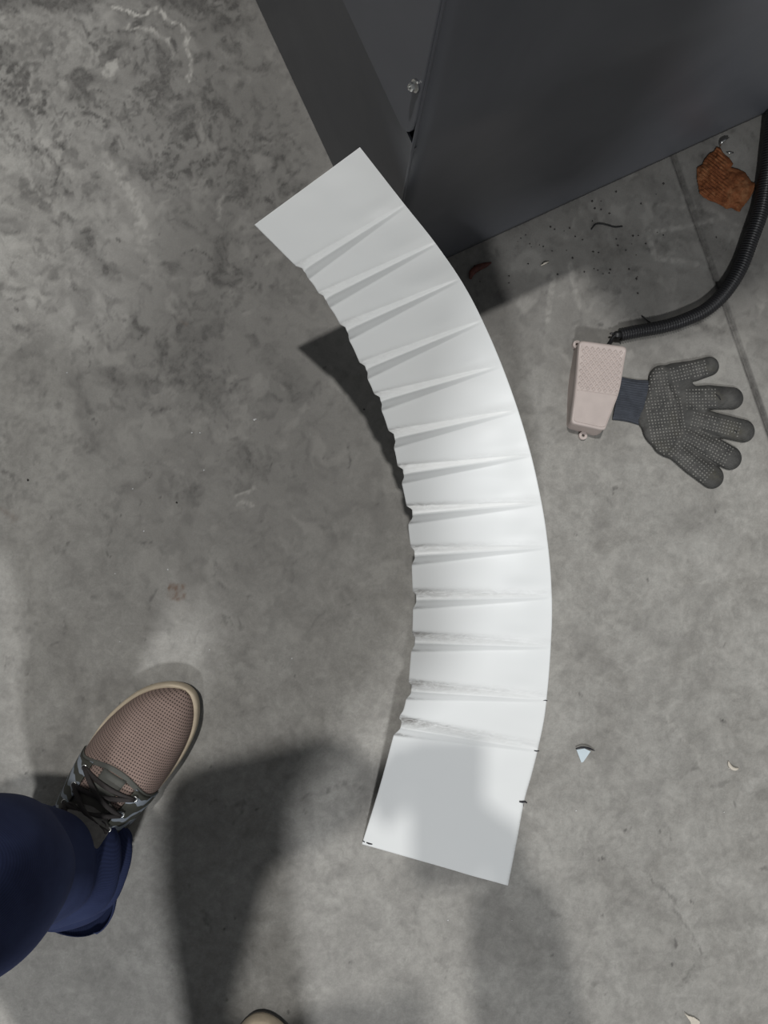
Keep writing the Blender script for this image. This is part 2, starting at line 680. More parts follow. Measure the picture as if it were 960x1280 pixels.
    # scuffs
    for pts, w, a in [([(100, 158), (88, 170)], 6, .6), ([(45, 165), (60, 195), (95, 225)], 5, .5),
                      ([(125, 205), (135, 220), (150, 240)], 6, .5), ([(235, 198), (242, 210)], 8, .55),
                      ([(200, 285), (215, 275), (232, 262)], 9, .6), ([(222, 270), (240, 282)], 6, .6),
                      ([(220, 312), (240, 316), (258, 324)], 5, .75), ([(200, 325), (215, 345), (222, 362)], 4, .5),
                      ([(112, 300), (105, 325)], 6, .6), ([(80, 355), (92, 370), (108, 372)], 5, .75),
                      ([(145, 393), (158, 397)], 4, .8), ([(140, 340), (165, 330)], 6, .4),
                      ([(15, 405), (40, 410), (58, 400)], 9, .55), ([(100, 420), (115, 455)], 8, .55),
                      ([(108, 405), (122, 412)], 6, .6), ([(170, 500), (185, 515)], 9, .5),
                      ([(106, 518), (118, 523)], 7, .6), ([(145, 556), (152, 559)], 6, .6),
                      ([(175, 560), (177, 600), (165, 650)], 5, .5), ([(0, 590), (20, 600), (8, 635)], 8, .45),
                      ([(170, 680), (188, 682)], 7, .55), ([(75, 680), (80, 690), (88, 672)], 5, .5),
                      ([(120, 640), (140, 645), (135, 680)], 8, .45), ([(128, 685), (140, 695)], 4, .5),
                      ([(305, 485), (318, 530), (324, 565)], 3, .55), ([(330, 545), (365, 540), (390, 552)], 4, .4),
                      ([(338, 570), (341, 585), (318, 590)], 5, .6), ([(270, 650), (310, 640)], 5, .4),
                      ([(255, 400), (262, 425), (275, 440)], 6, .4), ([(20, 250), (45, 265)], 5, .5),
                      ([(25, 300), (60, 330), (75, 350)], 4, .4), ([(5, 380), (45, 375), (70, 390)], 4, .5),
                      ([(245, 250), (238, 245), (250, 232)], 4, .5), ([(265, 265), (285, 245)], 4, .5),
                      ([(310, 245), (322, 232)], 4, .5), ([(275, 200), (285, 210)], 5, .5),
                      ([(405, 575), (420, 560), (435, 565)], 4, .6), ([(432, 568), (434, 590)], 4, .6),
                      ([(345, 468), (375, 480), (392, 492)], 4, .45), ([(300, 900), (330, 880)], 4, .35),
                      ([(380, 1000), (420, 985), (450, 990)], 6, .4), ([(440, 1010), (470, 1040)], 4, .4),
                      ([(260, 1010), (300, 1000), (285, 1040)], 7, .35), ([(245, 1130), (265, 1160)], 7, .35),
                      ([(735, 600), (760, 620), (770, 650)], 4, .3), ([(850, 990), (860, 955)], 4, .3),
                      ([(810, 1085), (830, 1120), (845, 1145), (880, 1195)], 4, .40), ([(735, 1235), (760, 1240)], 8, .35),
                      ([(862, 1225), (870, 1215)], 5, .4), ([(740, 905), (752, 915)], 5, .35), ([(950, 930), (966, 936)], 7, .75),
                      ([(860, 958), (872, 957)], 4, .5), ([(690, 515), (700, 555)], 3, .3), ([(890, 990), (905, 985)], 12, .3),
                      ([(500, 1110), (540, 1180), (600, 1260)], 3, .25), ([(560, 1230), (590, 1215)], 5, .35)]:
        stroke(soil_shade, pts, w, a, taper=True, feather=0.8)
    # random small scuff arcs, thick in the trodden upper left
    rs = np.random.RandomState(5)
    for i in range(260):
        if i < 190:
            x0, y0 = rs.rand() ** 1.2 * 480, rs.rand() ** 1.1 * 820
            amt = 0.20 + 0.30 * rs.rand()
        else:
            x0, y0 = rs.rand() * 960, rs.rand() * 1280
            amt = 0.12 + 0.20 * rs.rand()
        a = rs.rand() * 6.28
        L = 5 + 16 * rs.rand() ** 2
        b = a + rs.randn() * 1.3
        p = [(x0, y0), (x0 + L * math.cos(a), y0 + L * math.sin(a)), (x0 + L * math.cos(a) + L * math.cos(b), y0 + L * math.sin(a) + L * math.sin(b))]
        stroke(soil_shade, p, 3.0 + 8.0 * rs.rand() ** 2, amt, taper=True, feather=1.0)
    for i in range(170):
        x0, y0 = rs.rand() * 960, rs.rand() * 1280
        stroke(soil_shade, [(x0, y0), (x0 + 1, y0 + 1)], 1.5 + 2.2 * rs.rand(), 0.4 + 0.4 * rs.rand())
    # pale drags, smears and broader pale areas
    stroke(pale, [(142, 10), (178, 18), (202, 12), (225, 34), (240, 45), (239, 80), (234, 100)], 3.6, 0.62)
    stroke(pale, [(160, 25), (155, 33), (190, 40), (215, 55)], 2.6, 0.4)
    stroke(pale, [(138, 205), (160, 240), (183, 285)], 20, 0.34, feather=1.0)
    stroke(pale, [(133, 88), (145, 80)], 9, 0.42)
    stroke(pale, [(45, 158), (75, 200), (100, 225)], 9, 0.25, feather=1.0)
    stroke(pale, [(15, 190), (40, 235), (70, 265)], 6, 0.25, feather=1.0)
    stroke(pale, [(275, 240), (270, 262)], 9, 0.28, feather=1.0)
    stroke(pale, [(285, 622), (310, 616), (317, 614)], 4, 0.35)
    stroke(pale, [(290, 634), (315, 628)], 3, 0.35)
    stroke(pale, [(810, 291), (864, 282), (900, 273)], 4, 0.22, rough=False)
    stroke(pale, [(811, 290), (818, 322), (870, 330)], 5, 0.22, rough=False)
    stroke(pale, [(825, 256), (890, 262), (925, 285)], 4, 0.15, rough=False)
    stroke(pale, [(712, 330), (725, 385)], 5, 0.22, rough=False)
    stroke(pale, [(692, 345), (684, 400)], 5, 0.2, rough=False)
    stroke(pale, [(825, 892), (855, 925), (872, 955)], 2.5, 0.3)
    stroke(pale, [(810, 620), (880, 590), (950, 560)], 6, 0.18, feather=1.0)
    stroke(pale, [(10, 480), (60, 520), (80, 600)], 60, 0.22, feather=1.0)  # broad paler area down the left edge
    stroke(pale, [(30, 640), (40, 760), (20, 900)], 50, 0.2, feather=1.0)
    stroke(pale, [(335, 1040), (345, 1010)], 2, 0.2)
    # fine crack branching off the joint
    stroke(soil_shade, [(890, 334), (912, 305), (936, 278)], 2.6, 0.5, rough=False)
    # dirt gathered in the joint
    soil_shade = np.maximum(soil_shade, np.where(inj < 0.0072, 0.88 * smooth01((0.0072 - inj) / 0.0036), 0))
    # darker strip along the foot of the machine
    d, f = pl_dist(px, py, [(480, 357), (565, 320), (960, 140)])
    soil_shade = np.maximum(soil_shade, 0.30 * smooth01((60 - d) / 50) * fbm(px / 12, py / 12, 61, 3) * 1.6)
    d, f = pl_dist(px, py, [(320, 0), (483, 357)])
    soil_shade = np.maximum(soil_shade, 0.20 * smooth01((46 - d) / 40))
    # rust coloured blots
    stroke(rust, [(216, 730), (219, 736)], 5, 0.7)
    stroke(rust, [(222, 737), (228, 735)], 6, 0.6)
    stroke(rust, [(228, 398), (240, 401)], 3, 0.25)
    stroke(rust, [(2, 640), (16, 648)], 8, 0.25, feather=1.0)
    ins = smooth01((px + 45) / 45) * smooth01((1005 - px) / 45) * smooth01((py + 45) / 45) * smooth01((1325 - py) / 45) * (dep > 0.2)
    soil_shade = np.clip(soil_shade, 0, 0.95) * ins + 0.14 * (1 - ins)
    pale = pale * ins
    rust = rust * ins
    attr(m, 'soil_shade', np.clip(soil_shade, 0, 0.95))
    attr(m, 'pale', np.clip(pale, 0, 1))
    attr(m, 'rust', np.clip(rust, 0, 1))
    o = link('floor', m, M['concrete'])
    tag(o, 'scuffed grey polished concrete floor with a sawn joint', None, None, 'structure')
    return o


floor()

#MACHINE
# ------------------------------------------------------------------ grey machine housing
MC = P(483, 357)                      # foot of its corner
MU = (P(960, 140) - P(565, 320)).normalized()
MV = Vector((-MU.y, MU.x, 0))
MH = 0.62
MW, MD = 1.05, 0.95


def mpt(u, v, z):
    return MC + MU * u + MV * v + Vector((0, 0, z))


def machine():
    t = thing('machine_housing', 'dark grey sheet-metal machine housing with bolted panels standing on the floor', 'machine',
              tuple(MC))
    off = tuple(MC)

    def quadbox(name, pts, thick_dir, thick, mat):
        """slab: polygon pts pushed by thick along thick_dir"""
        n = len(pts)
        b = [p + thick_dir * thick for p in pts]
        mb = MB().add([*pts, *b], [tuple(range(n)), tuple(range(n, 2 * n))[::-1]] +
                      [(i, n + i, n + (i + 1) % n, (i + 1) % n) for i in range(n)])
        o = mb.build(name, mat, t, False, off)
        fix_normals(o)
        return o

    ZC = 0.370                # the hopper leans in above this height
    RL, KL = 0.27, 0.22       # how far the long and the short face lean

    def lean(z):
        return max(0.0, z - ZC)
    NU, NV = 60, 60
    Ug, Sg = np.meshgrid(np.linspace(0.0, 1, NU), np.linspace(0, 1, NV), indexing='xy')
    Zg = Sg * MH
    W = np.log1p(np.exp((Zg - ZC) / 0.006)) * 0.006          # soft bend
    dv = W * RL + 0.0020 * (fbm(Ug * 5, Zg * 5, 71, 2) - 0.5) * (Ug > 0.02)
    du = Ug * MW + (1 - Ug) * W * KL
    X = MU.x * du + MV.x * dv
    Y = MU.y * du + MV.y * dv
    o = link('front_panel', gridmesh('front_panel', X, Y, Zg), M['machine'], t)
    so = o.modifiers.new('solid', 'SOLIDIFY')
    so.thickness = 0.002
    so.offset = -1
    quadbox('base_strip', [mpt(0.003, 0.001, 0), mpt(0.003, MD, 0), mpt(0.003, MD, 0.374), mpt(0.003, 0.001, 0.374)], MU, 0.002, M['machine'])

    def lp(v, z):
        w = lean(z)
        return mpt(w * KL - 0.0018, v + w * RL * (1 - v / MD), z)
    pts = [lp(MD, 0.376)] + [lp(0.0012 + 0.022 - 0.022 * math.sin(math.pi / 2 * k / 7), 0.376 + 0.026 - 0.026 * math.cos(math.pi / 2 * k / 7)) for k in range(8)]
    pts += [lp(0.0012, MH), lp(MD, MH)]
    o = quadbox('side_panel', pts, MU, 0.006, M['machine'])
    bevel(o, 0.0012)
    e = MB().tube([mpt(0.0014 + lean(z) * KL, 0.0012 + lean(z) * RL, z) for z in np.linspace(0.001, MH, 40)], 0.0016, 10)
    e.build('corner_edge', M['machine'], t, True, off)
    wt = lean(MH)
    quadbox('back_panel', [mpt(0, MD, 0), mpt(MW, MD, 0), mpt(MW, MD, MH), mpt(wt * KL, MD, MH), mpt(0, MD, ZC)], -MV, 0.002, M['machine'])
    quadbox('end_panel', [mpt(MW, 0, 0), mpt(MW, MD, 0), mpt(MW, MD, MH), mpt(MW, wt * RL, MH), mpt(MW, 0, ZC)], -MU, 0.002, M['machine'])
    quadbox('top_panel', [mpt(wt * KL - 0.005, wt * RL, MH), mpt(MW, wt * RL, MH), mpt(MW, MD, MH), mpt(wt * KL - 0.005, MD, MH)], Vector((0, 0, 1)), 0.003, M['machine'])

    # unseen taller cabinet, added above the hopper to cast soft shade on the floor
    w0, w1, v0, v1, z0, z1 = 0.17, MW - 0.04, 0.20, MD - 0.04, MH + 0.003, 1.55
    q = [mpt(a, b, c) for c in (z0, z1) for a, b in ((w0, v0), (w1, v0), (w1, v1), (w0, v1))]
    o = MB().add(q, [(3, 2, 1, 0), (4, 5, 6, 7), (0, 1, 5, 4), (1, 2, 6, 5), (2, 3, 7, 6), (3, 0, 4, 7)]).build('shade_cabinet', M['machine'], t, False, off)
    bevel(o, 0.008)

    def screw(c, n, r, name='screw'):
        n = n.normalized()
        mb = MB()
        mb.tube([c, c + n * 0.0015], [r * 1.45, r * 1.45], 20)
        mb.tube([c + n * 0.0015, c + n * 0.0045, c + n * 0.006], [r, r, r * 0.8], 6)
        o = mb.build(name, M['steel'], t, False, off)
        tag(o, 'bright zinc screw head on the dark panel')
        s = MB().tube([c + n * 0.006, c + n * 0.0072], [r * 0.45, r * 0.45], 10).build('screw_tip', M['steel'], o, True, off)
        return o

    # screw at pixel (520,107) on the short face: solve the ray with the plane
    d = P(520, 107, 0) - Vector((0, 0, H))
    c = Vector((0, 0, H))
    nn = -MU + Vector((0, 0, KL))
    p0 = mpt(-0.0022, 0, ZC)
    s = (p0 - c).dot(nn) / d.dot(nn)
    screw(c + d * s, nn, 0.0034)
    return t


machine()

#SHEET
# ------------------------------------------------------------------ white fluted strip of sheet metal, leaning on the machine's corner
OUT = [(635, 1107), (645, 1055), (655, 1003), (664, 970), (672, 938), (679, 905), (683, 875), (687, 830), (690, 770), (688, 712), (681, 652),
       (670, 594), (656, 540), (637, 482), (612, 420), (582, 360), (545, 305), (503, 252), (450, 184)]
INN = [(452.5, 1055), (475.5, 980), (496, 905), (505, 885), (510, 857), (513, 826), (515, 797), (516, 772), (516, 745), (515, 717), (514, 690), (511, 664), (509, 638),
       (504, 612), (498, 588), (494, 566), (487, 543), (480, 521), (470, 498), (463, 481), (452, 459), (441, 434), (428, 411), (417, 391), (401, 371), (391, 355), (374, 337), (318, 281)]
FL = [((374, 341), (506, 257), 0.9), ((400, 376), (545, 304), 1.0), ((427, 415), (573, 350), 1.0), ((451, 463), (604, 401), 1.0), ((469, 502), (624, 458), 1.0),
      ((486, 548), (648, 513), 1.0), ((497, 592), (662, 569), 1.0), ((508, 642), (675, 629), 1.0), ((513, 693), (682, 684), 1.0), ((515, 748), (686, 746), 1.0),
      ((513, 801), (686, 808), 1.0), ((509, 861), (683, 874), 1.0), ((496, 906), (675, 938), 1.1)]
A1, A2 = P(635, 1107, 0.003), P(452.5, 1055, 0.003)
CONT = P(503, 252, 0.296)
ax = Vector((A1.x - A2.x, A1.y - A2.y, 0)).normalized()
gr = Vector((-ax.y, ax.x, 0))
gr = gr if gr.y > 0 else -gr
SLOPE = (0.296 - 0.003) / (CONT - A1).dot(gr)
SN = (Vector((0, 0, 1)) - gr * SLOPE).normalized()
CAMP = Vector((0, 0, H))


def on_sheet(px, py, lift=0.0):
    d = P(px, py, 0) - CAMP
    s = (A1 - CAMP).dot(SN) / d.dot(SN)
    return CAMP + d * s + SN * lift


def resample(pts, n):
    s = spline(pts, 1200)
    L = np.concatenate([[0], np.cumsum(np.hypot(*np.diff(s, axis=0).T))])
    t = np.linspace(0, L[-1], n)
    return np.stack([np.interp(t, L, s[:, 0]), np.interp(t, L, s[:, 1])], 1)


def sheet():
    # straight end panels, flutes in between: rows go from the bottom end to the top end
    rows_o, rows_i = [], []
    stations = [(OUT[0], INN[0])] + [(FL[k][1], FL[k][0]) for k in range(12, -1, -1)] + [(OUT[-1], INN[-1])]
    so = spline(OUT, 2400)
    si = spline(INN, 2400)
    # no spline overshoot on the straight ends
    Lo = np.concatenate([[0], np.cumsum(np.hypot(*np.diff(so, axis=0).T))])
    Li = np.concatenate([[0], np.cumsum(np.hypot(*np.diff(si, axis=0).T))])
    ko = [0] + [Lo[np.argmin(np.hypot(so[:, 0] - b[0], so[:, 1] - b[1]))] for b, a in stations[1:-1]] + [Lo[-1]]
    ki = [0] + [Li[np.argmin(np.hypot(si[:, 0] - a[0], si[:, 1] - a[1]))] for b, a in stations[1:-1]] + [Li[-1]]
    NR = 900
    lam = np.linspace(0, Lo[-1], NR)
    to = lam
    ti = np.interp(lam, ko, ki)
    ox, oy = np.interp(to, Lo, so[:, 0]), np.interp(to, Lo, so[:, 1])
    ix, iy = np.interp(ti, Li, si[:, 0]), np.interp(ti, Li, si[:, 1])
    NCc = 120
    t = np.linspace(0, 1, NCc)[None, :]
    PX = ix[:, None] * (1 - t) + ox[:, None] * t
    PY = iy[:, None] * (1 - t) + oy[:, None] * t
    hgt = np.zeros_like(PX)
    grime_shade = np.zeros_like(PX)
    pull = np.zeros_like(PX)
    for k, ((ax_, ay_), (bx, by), amp) in enumerate(FL):
        dx, dy = bx - ax_, by - ay_
        L = math.hypot(dx, dy)
        tau = ((PX - ax_) * dx + (PY - ay_) * dy) / L ** 2
        d = (-(PX - ax_) * dy + (PY - ay_) * dx) / L      # positive: towards the lower end
        w = 13.0 * np.clip(1 - 0.80 * tau, 0.10, 1.2)
        w2 = np.where(d > 0, w * 1.05, w * 0.80)
        env = np.clip(1 - tau, 0, 1.1) ** 0.72
        prof = np.clip(1 - np.abs(d) / w2, 0, 1)
        prof = prof + 0.10 * np.exp(-(d / (0.16 * w2 + 0.4)) ** 2) * (prof > 0)   # crisp crest
        edge = np.exp(-((np.abs(d) / w2 - 1.0) / 0.25) ** 2) * 0.05
        hgt += amp * 0.0043 * env * (prof - edge * (env > 0))
        # the metal dishes gently above each dart's point
        hgt -= 0.0009 * np.exp(-((d + 13) / 11) ** 2) * np.exp(-((tau - 0.80) / 0.22) ** 2)
        hgt += 0.0004 * np.exp(-((d - 15) / 12) ** 2) * np.exp(-((tau - 0.82) / 0.20) ** 2)
        near = smooth01((d + 10) / 5) * smooth01((15 - d) / 13) * np.exp(-np.clip(tau, 0, 2) * 30)
        pull += 8.5 * near * (0.6 if k > 7 else 1.0)
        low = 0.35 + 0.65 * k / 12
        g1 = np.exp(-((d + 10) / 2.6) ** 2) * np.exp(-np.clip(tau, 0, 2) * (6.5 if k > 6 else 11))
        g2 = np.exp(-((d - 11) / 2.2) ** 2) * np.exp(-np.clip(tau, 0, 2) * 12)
        g3 = np.exp(-((d + 6) / 5) ** 2) * 0.40 * np.exp(-np.clip(tau, 0, 2) * 1.6) * low  # shade of the flute's upper wall, painted in with its dirt streaks
        grime_shade += (1.0 * g1 + 0.9 * g2) * (1.6 if k == 12 else 1.0) * low + g3 * (1.7 if k > 8 else 1.15)
    # shallow bow of the panels between flutes
    hgt += 0.0022 * (fbm(PX / 60, PY / 40, 81, 2) - 0.5) * np.clip(t * 1.2, 0, 1)
    PX = PX + pull
    # rim dirt on the outer edge
    grime_shade += 0.30 * np.exp(-((1 - t) / 0.012) ** 2) * smooth01((PY - 860) / 120)
    # to the plane
    ux = (PX - 480) / F
    uy = (640 - PY) / F
    D = ux[..., None] * RIGHT + uy[..., None] * np.array([0, 1.0, 0]) + FWD
    n = np.array(SN)
    s = (np.array(A1 - CAMP) @ n) / (D @ n)
    W = np.array(CAMP) + D * s[..., None] + hgt[..., None] * n
    base = np.array(A1)
    W = W - base
    m = gridmesh('fluted_sheet', W[..., 0], W[..., 1], W[..., 2])
    attr(m, 'grime_shade', np.clip(grime_shade, 0, 1))
    tp = thing('sheet_metal_strip', 'curved white sheet-metal strip with crimped flutes leaning against the grey machine', 'sheet metal', tuple(A1))
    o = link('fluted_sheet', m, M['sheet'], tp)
    sm = o.modifiers.new('solid', 'SOLIDIFY')
    sm.thickness = 0.0009
    sm.offset = 0

    def mark(pts, w):
        mb = MB()
        q = [on_sheet(*p, lift=0.0008) - A1 for p in pts]
        mb.tube(q, [w * 0.6] + [w] * (len(q) - 2) + [w * 0.6], 8)
        o = mb.build('marker_dash', M['marker'], tp)
        tag(o, 'short black marker dash at the sheet edge')

    mark([(678.5, 875), (681.5, 874.6), (684, 875.4)], 0.0009)
    mark([(667.5, 937.5), (670.5, 938.3), (674, 938)], 0.0009)
    mark([(649, 1001.5), (653, 1002), (656.5, 1001.5), (658.5, 1003)], 0.0014)
    mark([(654, 1004), (654.3, 1007.5)], 0.0005)
    mark([(453.5, 1050.5), (456, 1052)], 0.0012)
    mark([(458, 1052.5), (461, 1053.8), (465.5, 1054.8)], 0.0012)


sheet()

#PEDAL
# ------------------------------------------------------------------ foot pedal
def round_poly(pts, radii, n=6):
    out = []
    m = len(pts)
    for i in range(m):
        p = Vector(pts[i][:2])
        a = (Vector(pts[i - 1][:2]) - p)
        b = (Vector(pts[(i + 1) % m][:2]) - p)
        r = min(radii[i] if hasattr(radii, '__len__') else radii, a.length * 0.45, b.length * 0.45)
        a = p + a.normalized() * r
        b = p + b.normalized() * r
        for k in range(n + 1):
            t = k / n
            out.append(a * (1 - t) ** 2 + p * 2 * t * (1 - t) + b * t * t)
    return out


def pedal():
    ZT = 0.036
    o0 = P(742, 486, 0)
    t = thing('foot_pedal', 'pinkish beige plastic foot pedal switch with diamond-patterned tread beside the grey glove', 'foot pedal', tuple(o0))
    off = tuple(o0)
    top = [P(724.5, 425, ZT), P(784.5, 433, ZT), P(775, 490, ZT), P(757, 537, ZT), P(752, 537.5, ZT), P(714, 529, ZT), P(720, 480, ZT)]
    rt = [0.006, 0.006, 0.012, 0.006, 0.004, 0.006, 0.02]
    poly = round_poly(top, rt)
    cx = sum(p.x for p in poly) / len(poly)
    cy = sum(p.y for p in poly) / len(poly)

    def ring(sc, z, dx=0.0, dy=0.0):
        return [Vector((cx + (p.x - cx) * sc + dx, cy + (p.y - cy) * sc + dy, z)) for p in poly]

    # body: flares a little towards the floor, longer at the toe end
    base = [P(719, 430, 0), P(775, 440, 0), P(765, 492, 0), P(750, 542, 0), P(743, 545, 0), P(708, 535, 0), P(710, 480, 0)]
    bp = round_poly(base, rt)

    def between(f, z):
        r1 = ring(0.975, z)
        return [Vector((a.x * (1 - f) + b.x * f, a.y * (1 - f) + b.y * f, z)) for a, b in zip(bp, r1)]
    mb = MB().loft([between(0, 0.0), between(0.0, 0.004), between(0.35, 0.012), between(0.9, 0.026), between(1, 0.028)])
    autosmooth(mb.build('pedal_body', M['pedal_base'], t, True, off), 40)
    # lid
    mb = MB().loft([ring(1.0, 0.0285), ring(1.0, ZT - 0.0022), ring(0.985, ZT - 0.0008), ring(0.955, ZT), ring(0.930, ZT), ring(0.915, ZT - 0.0007), ring(0.5, ZT - 0.0007)])
    autosmooth(mb.build('tread_plate', M['pedal'], t, True, off), 40)
    # diamond bumps
    mb = MB()
    e1 = (P(727, 490, ZT) - P(727, 520, ZT)).normalized()
    ax_l = (P(750, 430, ZT) - P(738, 533, ZT))
    ay_ = ax_l.normalized()
    ax_ = Vector((ay_.y, -ay_.x, 0))
    inner = [Vector((cx + (p.x - cx) * 0.885, cy + (p.y - cy) * 0.905)) for p in poly]

    def inside(p):
        c = False
        j = len(inner) - 1
        for i in range(len(inner)):
            a, b = inner[i], inner[j]
            if (a.y > p.y) != (b.y > p.y) and p.x < (b.x - a.x) * (p.y - a.y) / (b.y - a.y) + a.x:
                c = not c
            j = i
        return c
    ctr = P(744, 470, ZT)
    zt = ZT - 0.0007
    sx, sy = 0.0078, 0.0088
    lim0 = P(719, 487, ZT)
    lim1 = P(772, 494.5, ZT)
    ln = (lim1 - lim0).normalized()
    nn = Vector((-ln.y, ln.x, 0))
    for i in range(-9, 10):
        for j in range(-14, 15):
            c = ctr + ax_ * ((i + 0.5 * (j % 2)) * sx) + ay_ * (j * sy * 0.5)
            if (c - lim0).dot(nn) < 0.0035 or not inside(c):
                continue
            hx, hy = sx * 0.46, sy * 0.46
            b = [c + ax_ * hx, c + ay_ * hy, c - ax_ * hx, c - ay_ * hy]
            v = [Vector((p.x, p.y, zt - 0.0003)) for p in b] + [Vector((c.x + (p.x - c.x) * 0.45, c.y + (p.y - c.y) * 0.45, zt + 0.0013)) for p in b]
            mb.add(v, [(0, 1, 5, 4), (1, 2, 6, 5), (2, 3, 7, 6), (3, 0, 4, 7), (4, 5, 6, 7)])
    o = mb.build('tread_studs', M['pedal'], t, False, off)
    o['kind'] = 'stuff'
    # step line between tread and smooth part
    q = [P(721 + 51 * k / 10, 487.6 + 7.2 * k / 10, ZT - 0.0009) for k in range(11)]
    MB().tube(q, 0.0007, 6).build('tread_step', M['pedal'], t, True, off)

    # lugs: ring at the toe end, ear at the far left corner
    def lug(c, r0, r1, h, name):
        n = 28
        rings = []
        for rr, z in ((r1, 0.0002), (r1, h), (r0, h), (r0, 0.0002)):
            rings.append([Vector((c.x + rr * math.cos(2 * math.pi * k / n), c.y + rr * math.sin(2 * math.pi * k / n), z)) for k in range(n)])
        rings.append(rings[0])
        m = MB().loft(rings, False).build(name, M['pedal'], t, True, off)
        autosmooth(m, 40)
        return m
    lug(P(728.5, 544.5, 0.004), 0.0022, 0.0056, 0.006, 'mounting_lug')
    lug(P(721, 431, 0.006), 0.0022, 0.0056, 0.008, 'mounting_lug')
    # cable leaving the far end
    path = spline([P(760, 432, 0.016), P(763, 427, 0.013), P(766, 422, 0.012), P(771, 418.5, 0.012), P(776, 418, 0.012)], 20)
    MB().tube(path, 0.0026, 10).build('cable', M['wire'], t, True, off)


pedal()

#HOSE
# ------------------------------------------------------------------ corrugated hose
def hose():
    pts = [P(775, 418.5, 0.0098), P(800, 413.5, 0.0098), P(830, 408, 0.010), P(858, 399, 0.0105), P(884, 386, 0.011), P(907, 364, 0.0115), P(925, 335, 0.012),
           P(938, 300, 0.012), P(951, 262, 0.0125), P(958, 222, 0.013), P(963, 180, 0.014), P(970, 130, 0.016), P(985, 90, 0.016), P(1020, 60, 0.016), P(1075, 38, 0.016)]
    o0 = Vector((pts[0].x, pts[0].y, 0))
    c = spline(pts, 2000)
    L = np.concatenate([[0], np.cumsum(np.linalg.norm(np.diff(c, axis=0), axis=1))])
    t = thing('corrugated_hose', 'black corrugated cable hose curving up beside the grey machine', 'hose', tuple(o0))
    pitch = 0.0036
    n = int(L[-1] / pitch * 6)
    s = np.linspace(0, L[-1], n)
    path = np.stack([np.interp(s, L, c[:, i]) for i in range(3)], 1)
    ph = (s / pitch) % 1.0
    rad = 0.0080 + 0.0022 * smooth01((s / L[-1] - 0.05) / 0.5) + 0.0011 * np.clip(np.sin(ph * 2 * math.pi) * 1.6, -1, 1)
    MB().tube(path, rad, 16).build('hose_tube', M['hose'], t, True, tuple(o0))
    e = [P(777, 418.5, 0.0105), P(770, 419, 0.010), P(766.5, 420, 0.010)]
    MB().tube(e, [0.0062, 0.0058, 0.004], 12).build('tape_wrap', M['wire'], t, True, tuple(o0))
    for q in ([P(769, 419, 0.011), P(765, 416.5, 0.012), P(762.5, 417.5, 0.011)],):
        MB().tube(spline(q, 8), 0.0013, 8).build('wire_end', M['wire'], t, True, tuple(o0))


hose()

#GLOVE
# ------------------------------------------------------------------ dotted work glove lying palm up
def g7(x, y):
    return (780 + x / 5.333, 430 + y / 5.333)


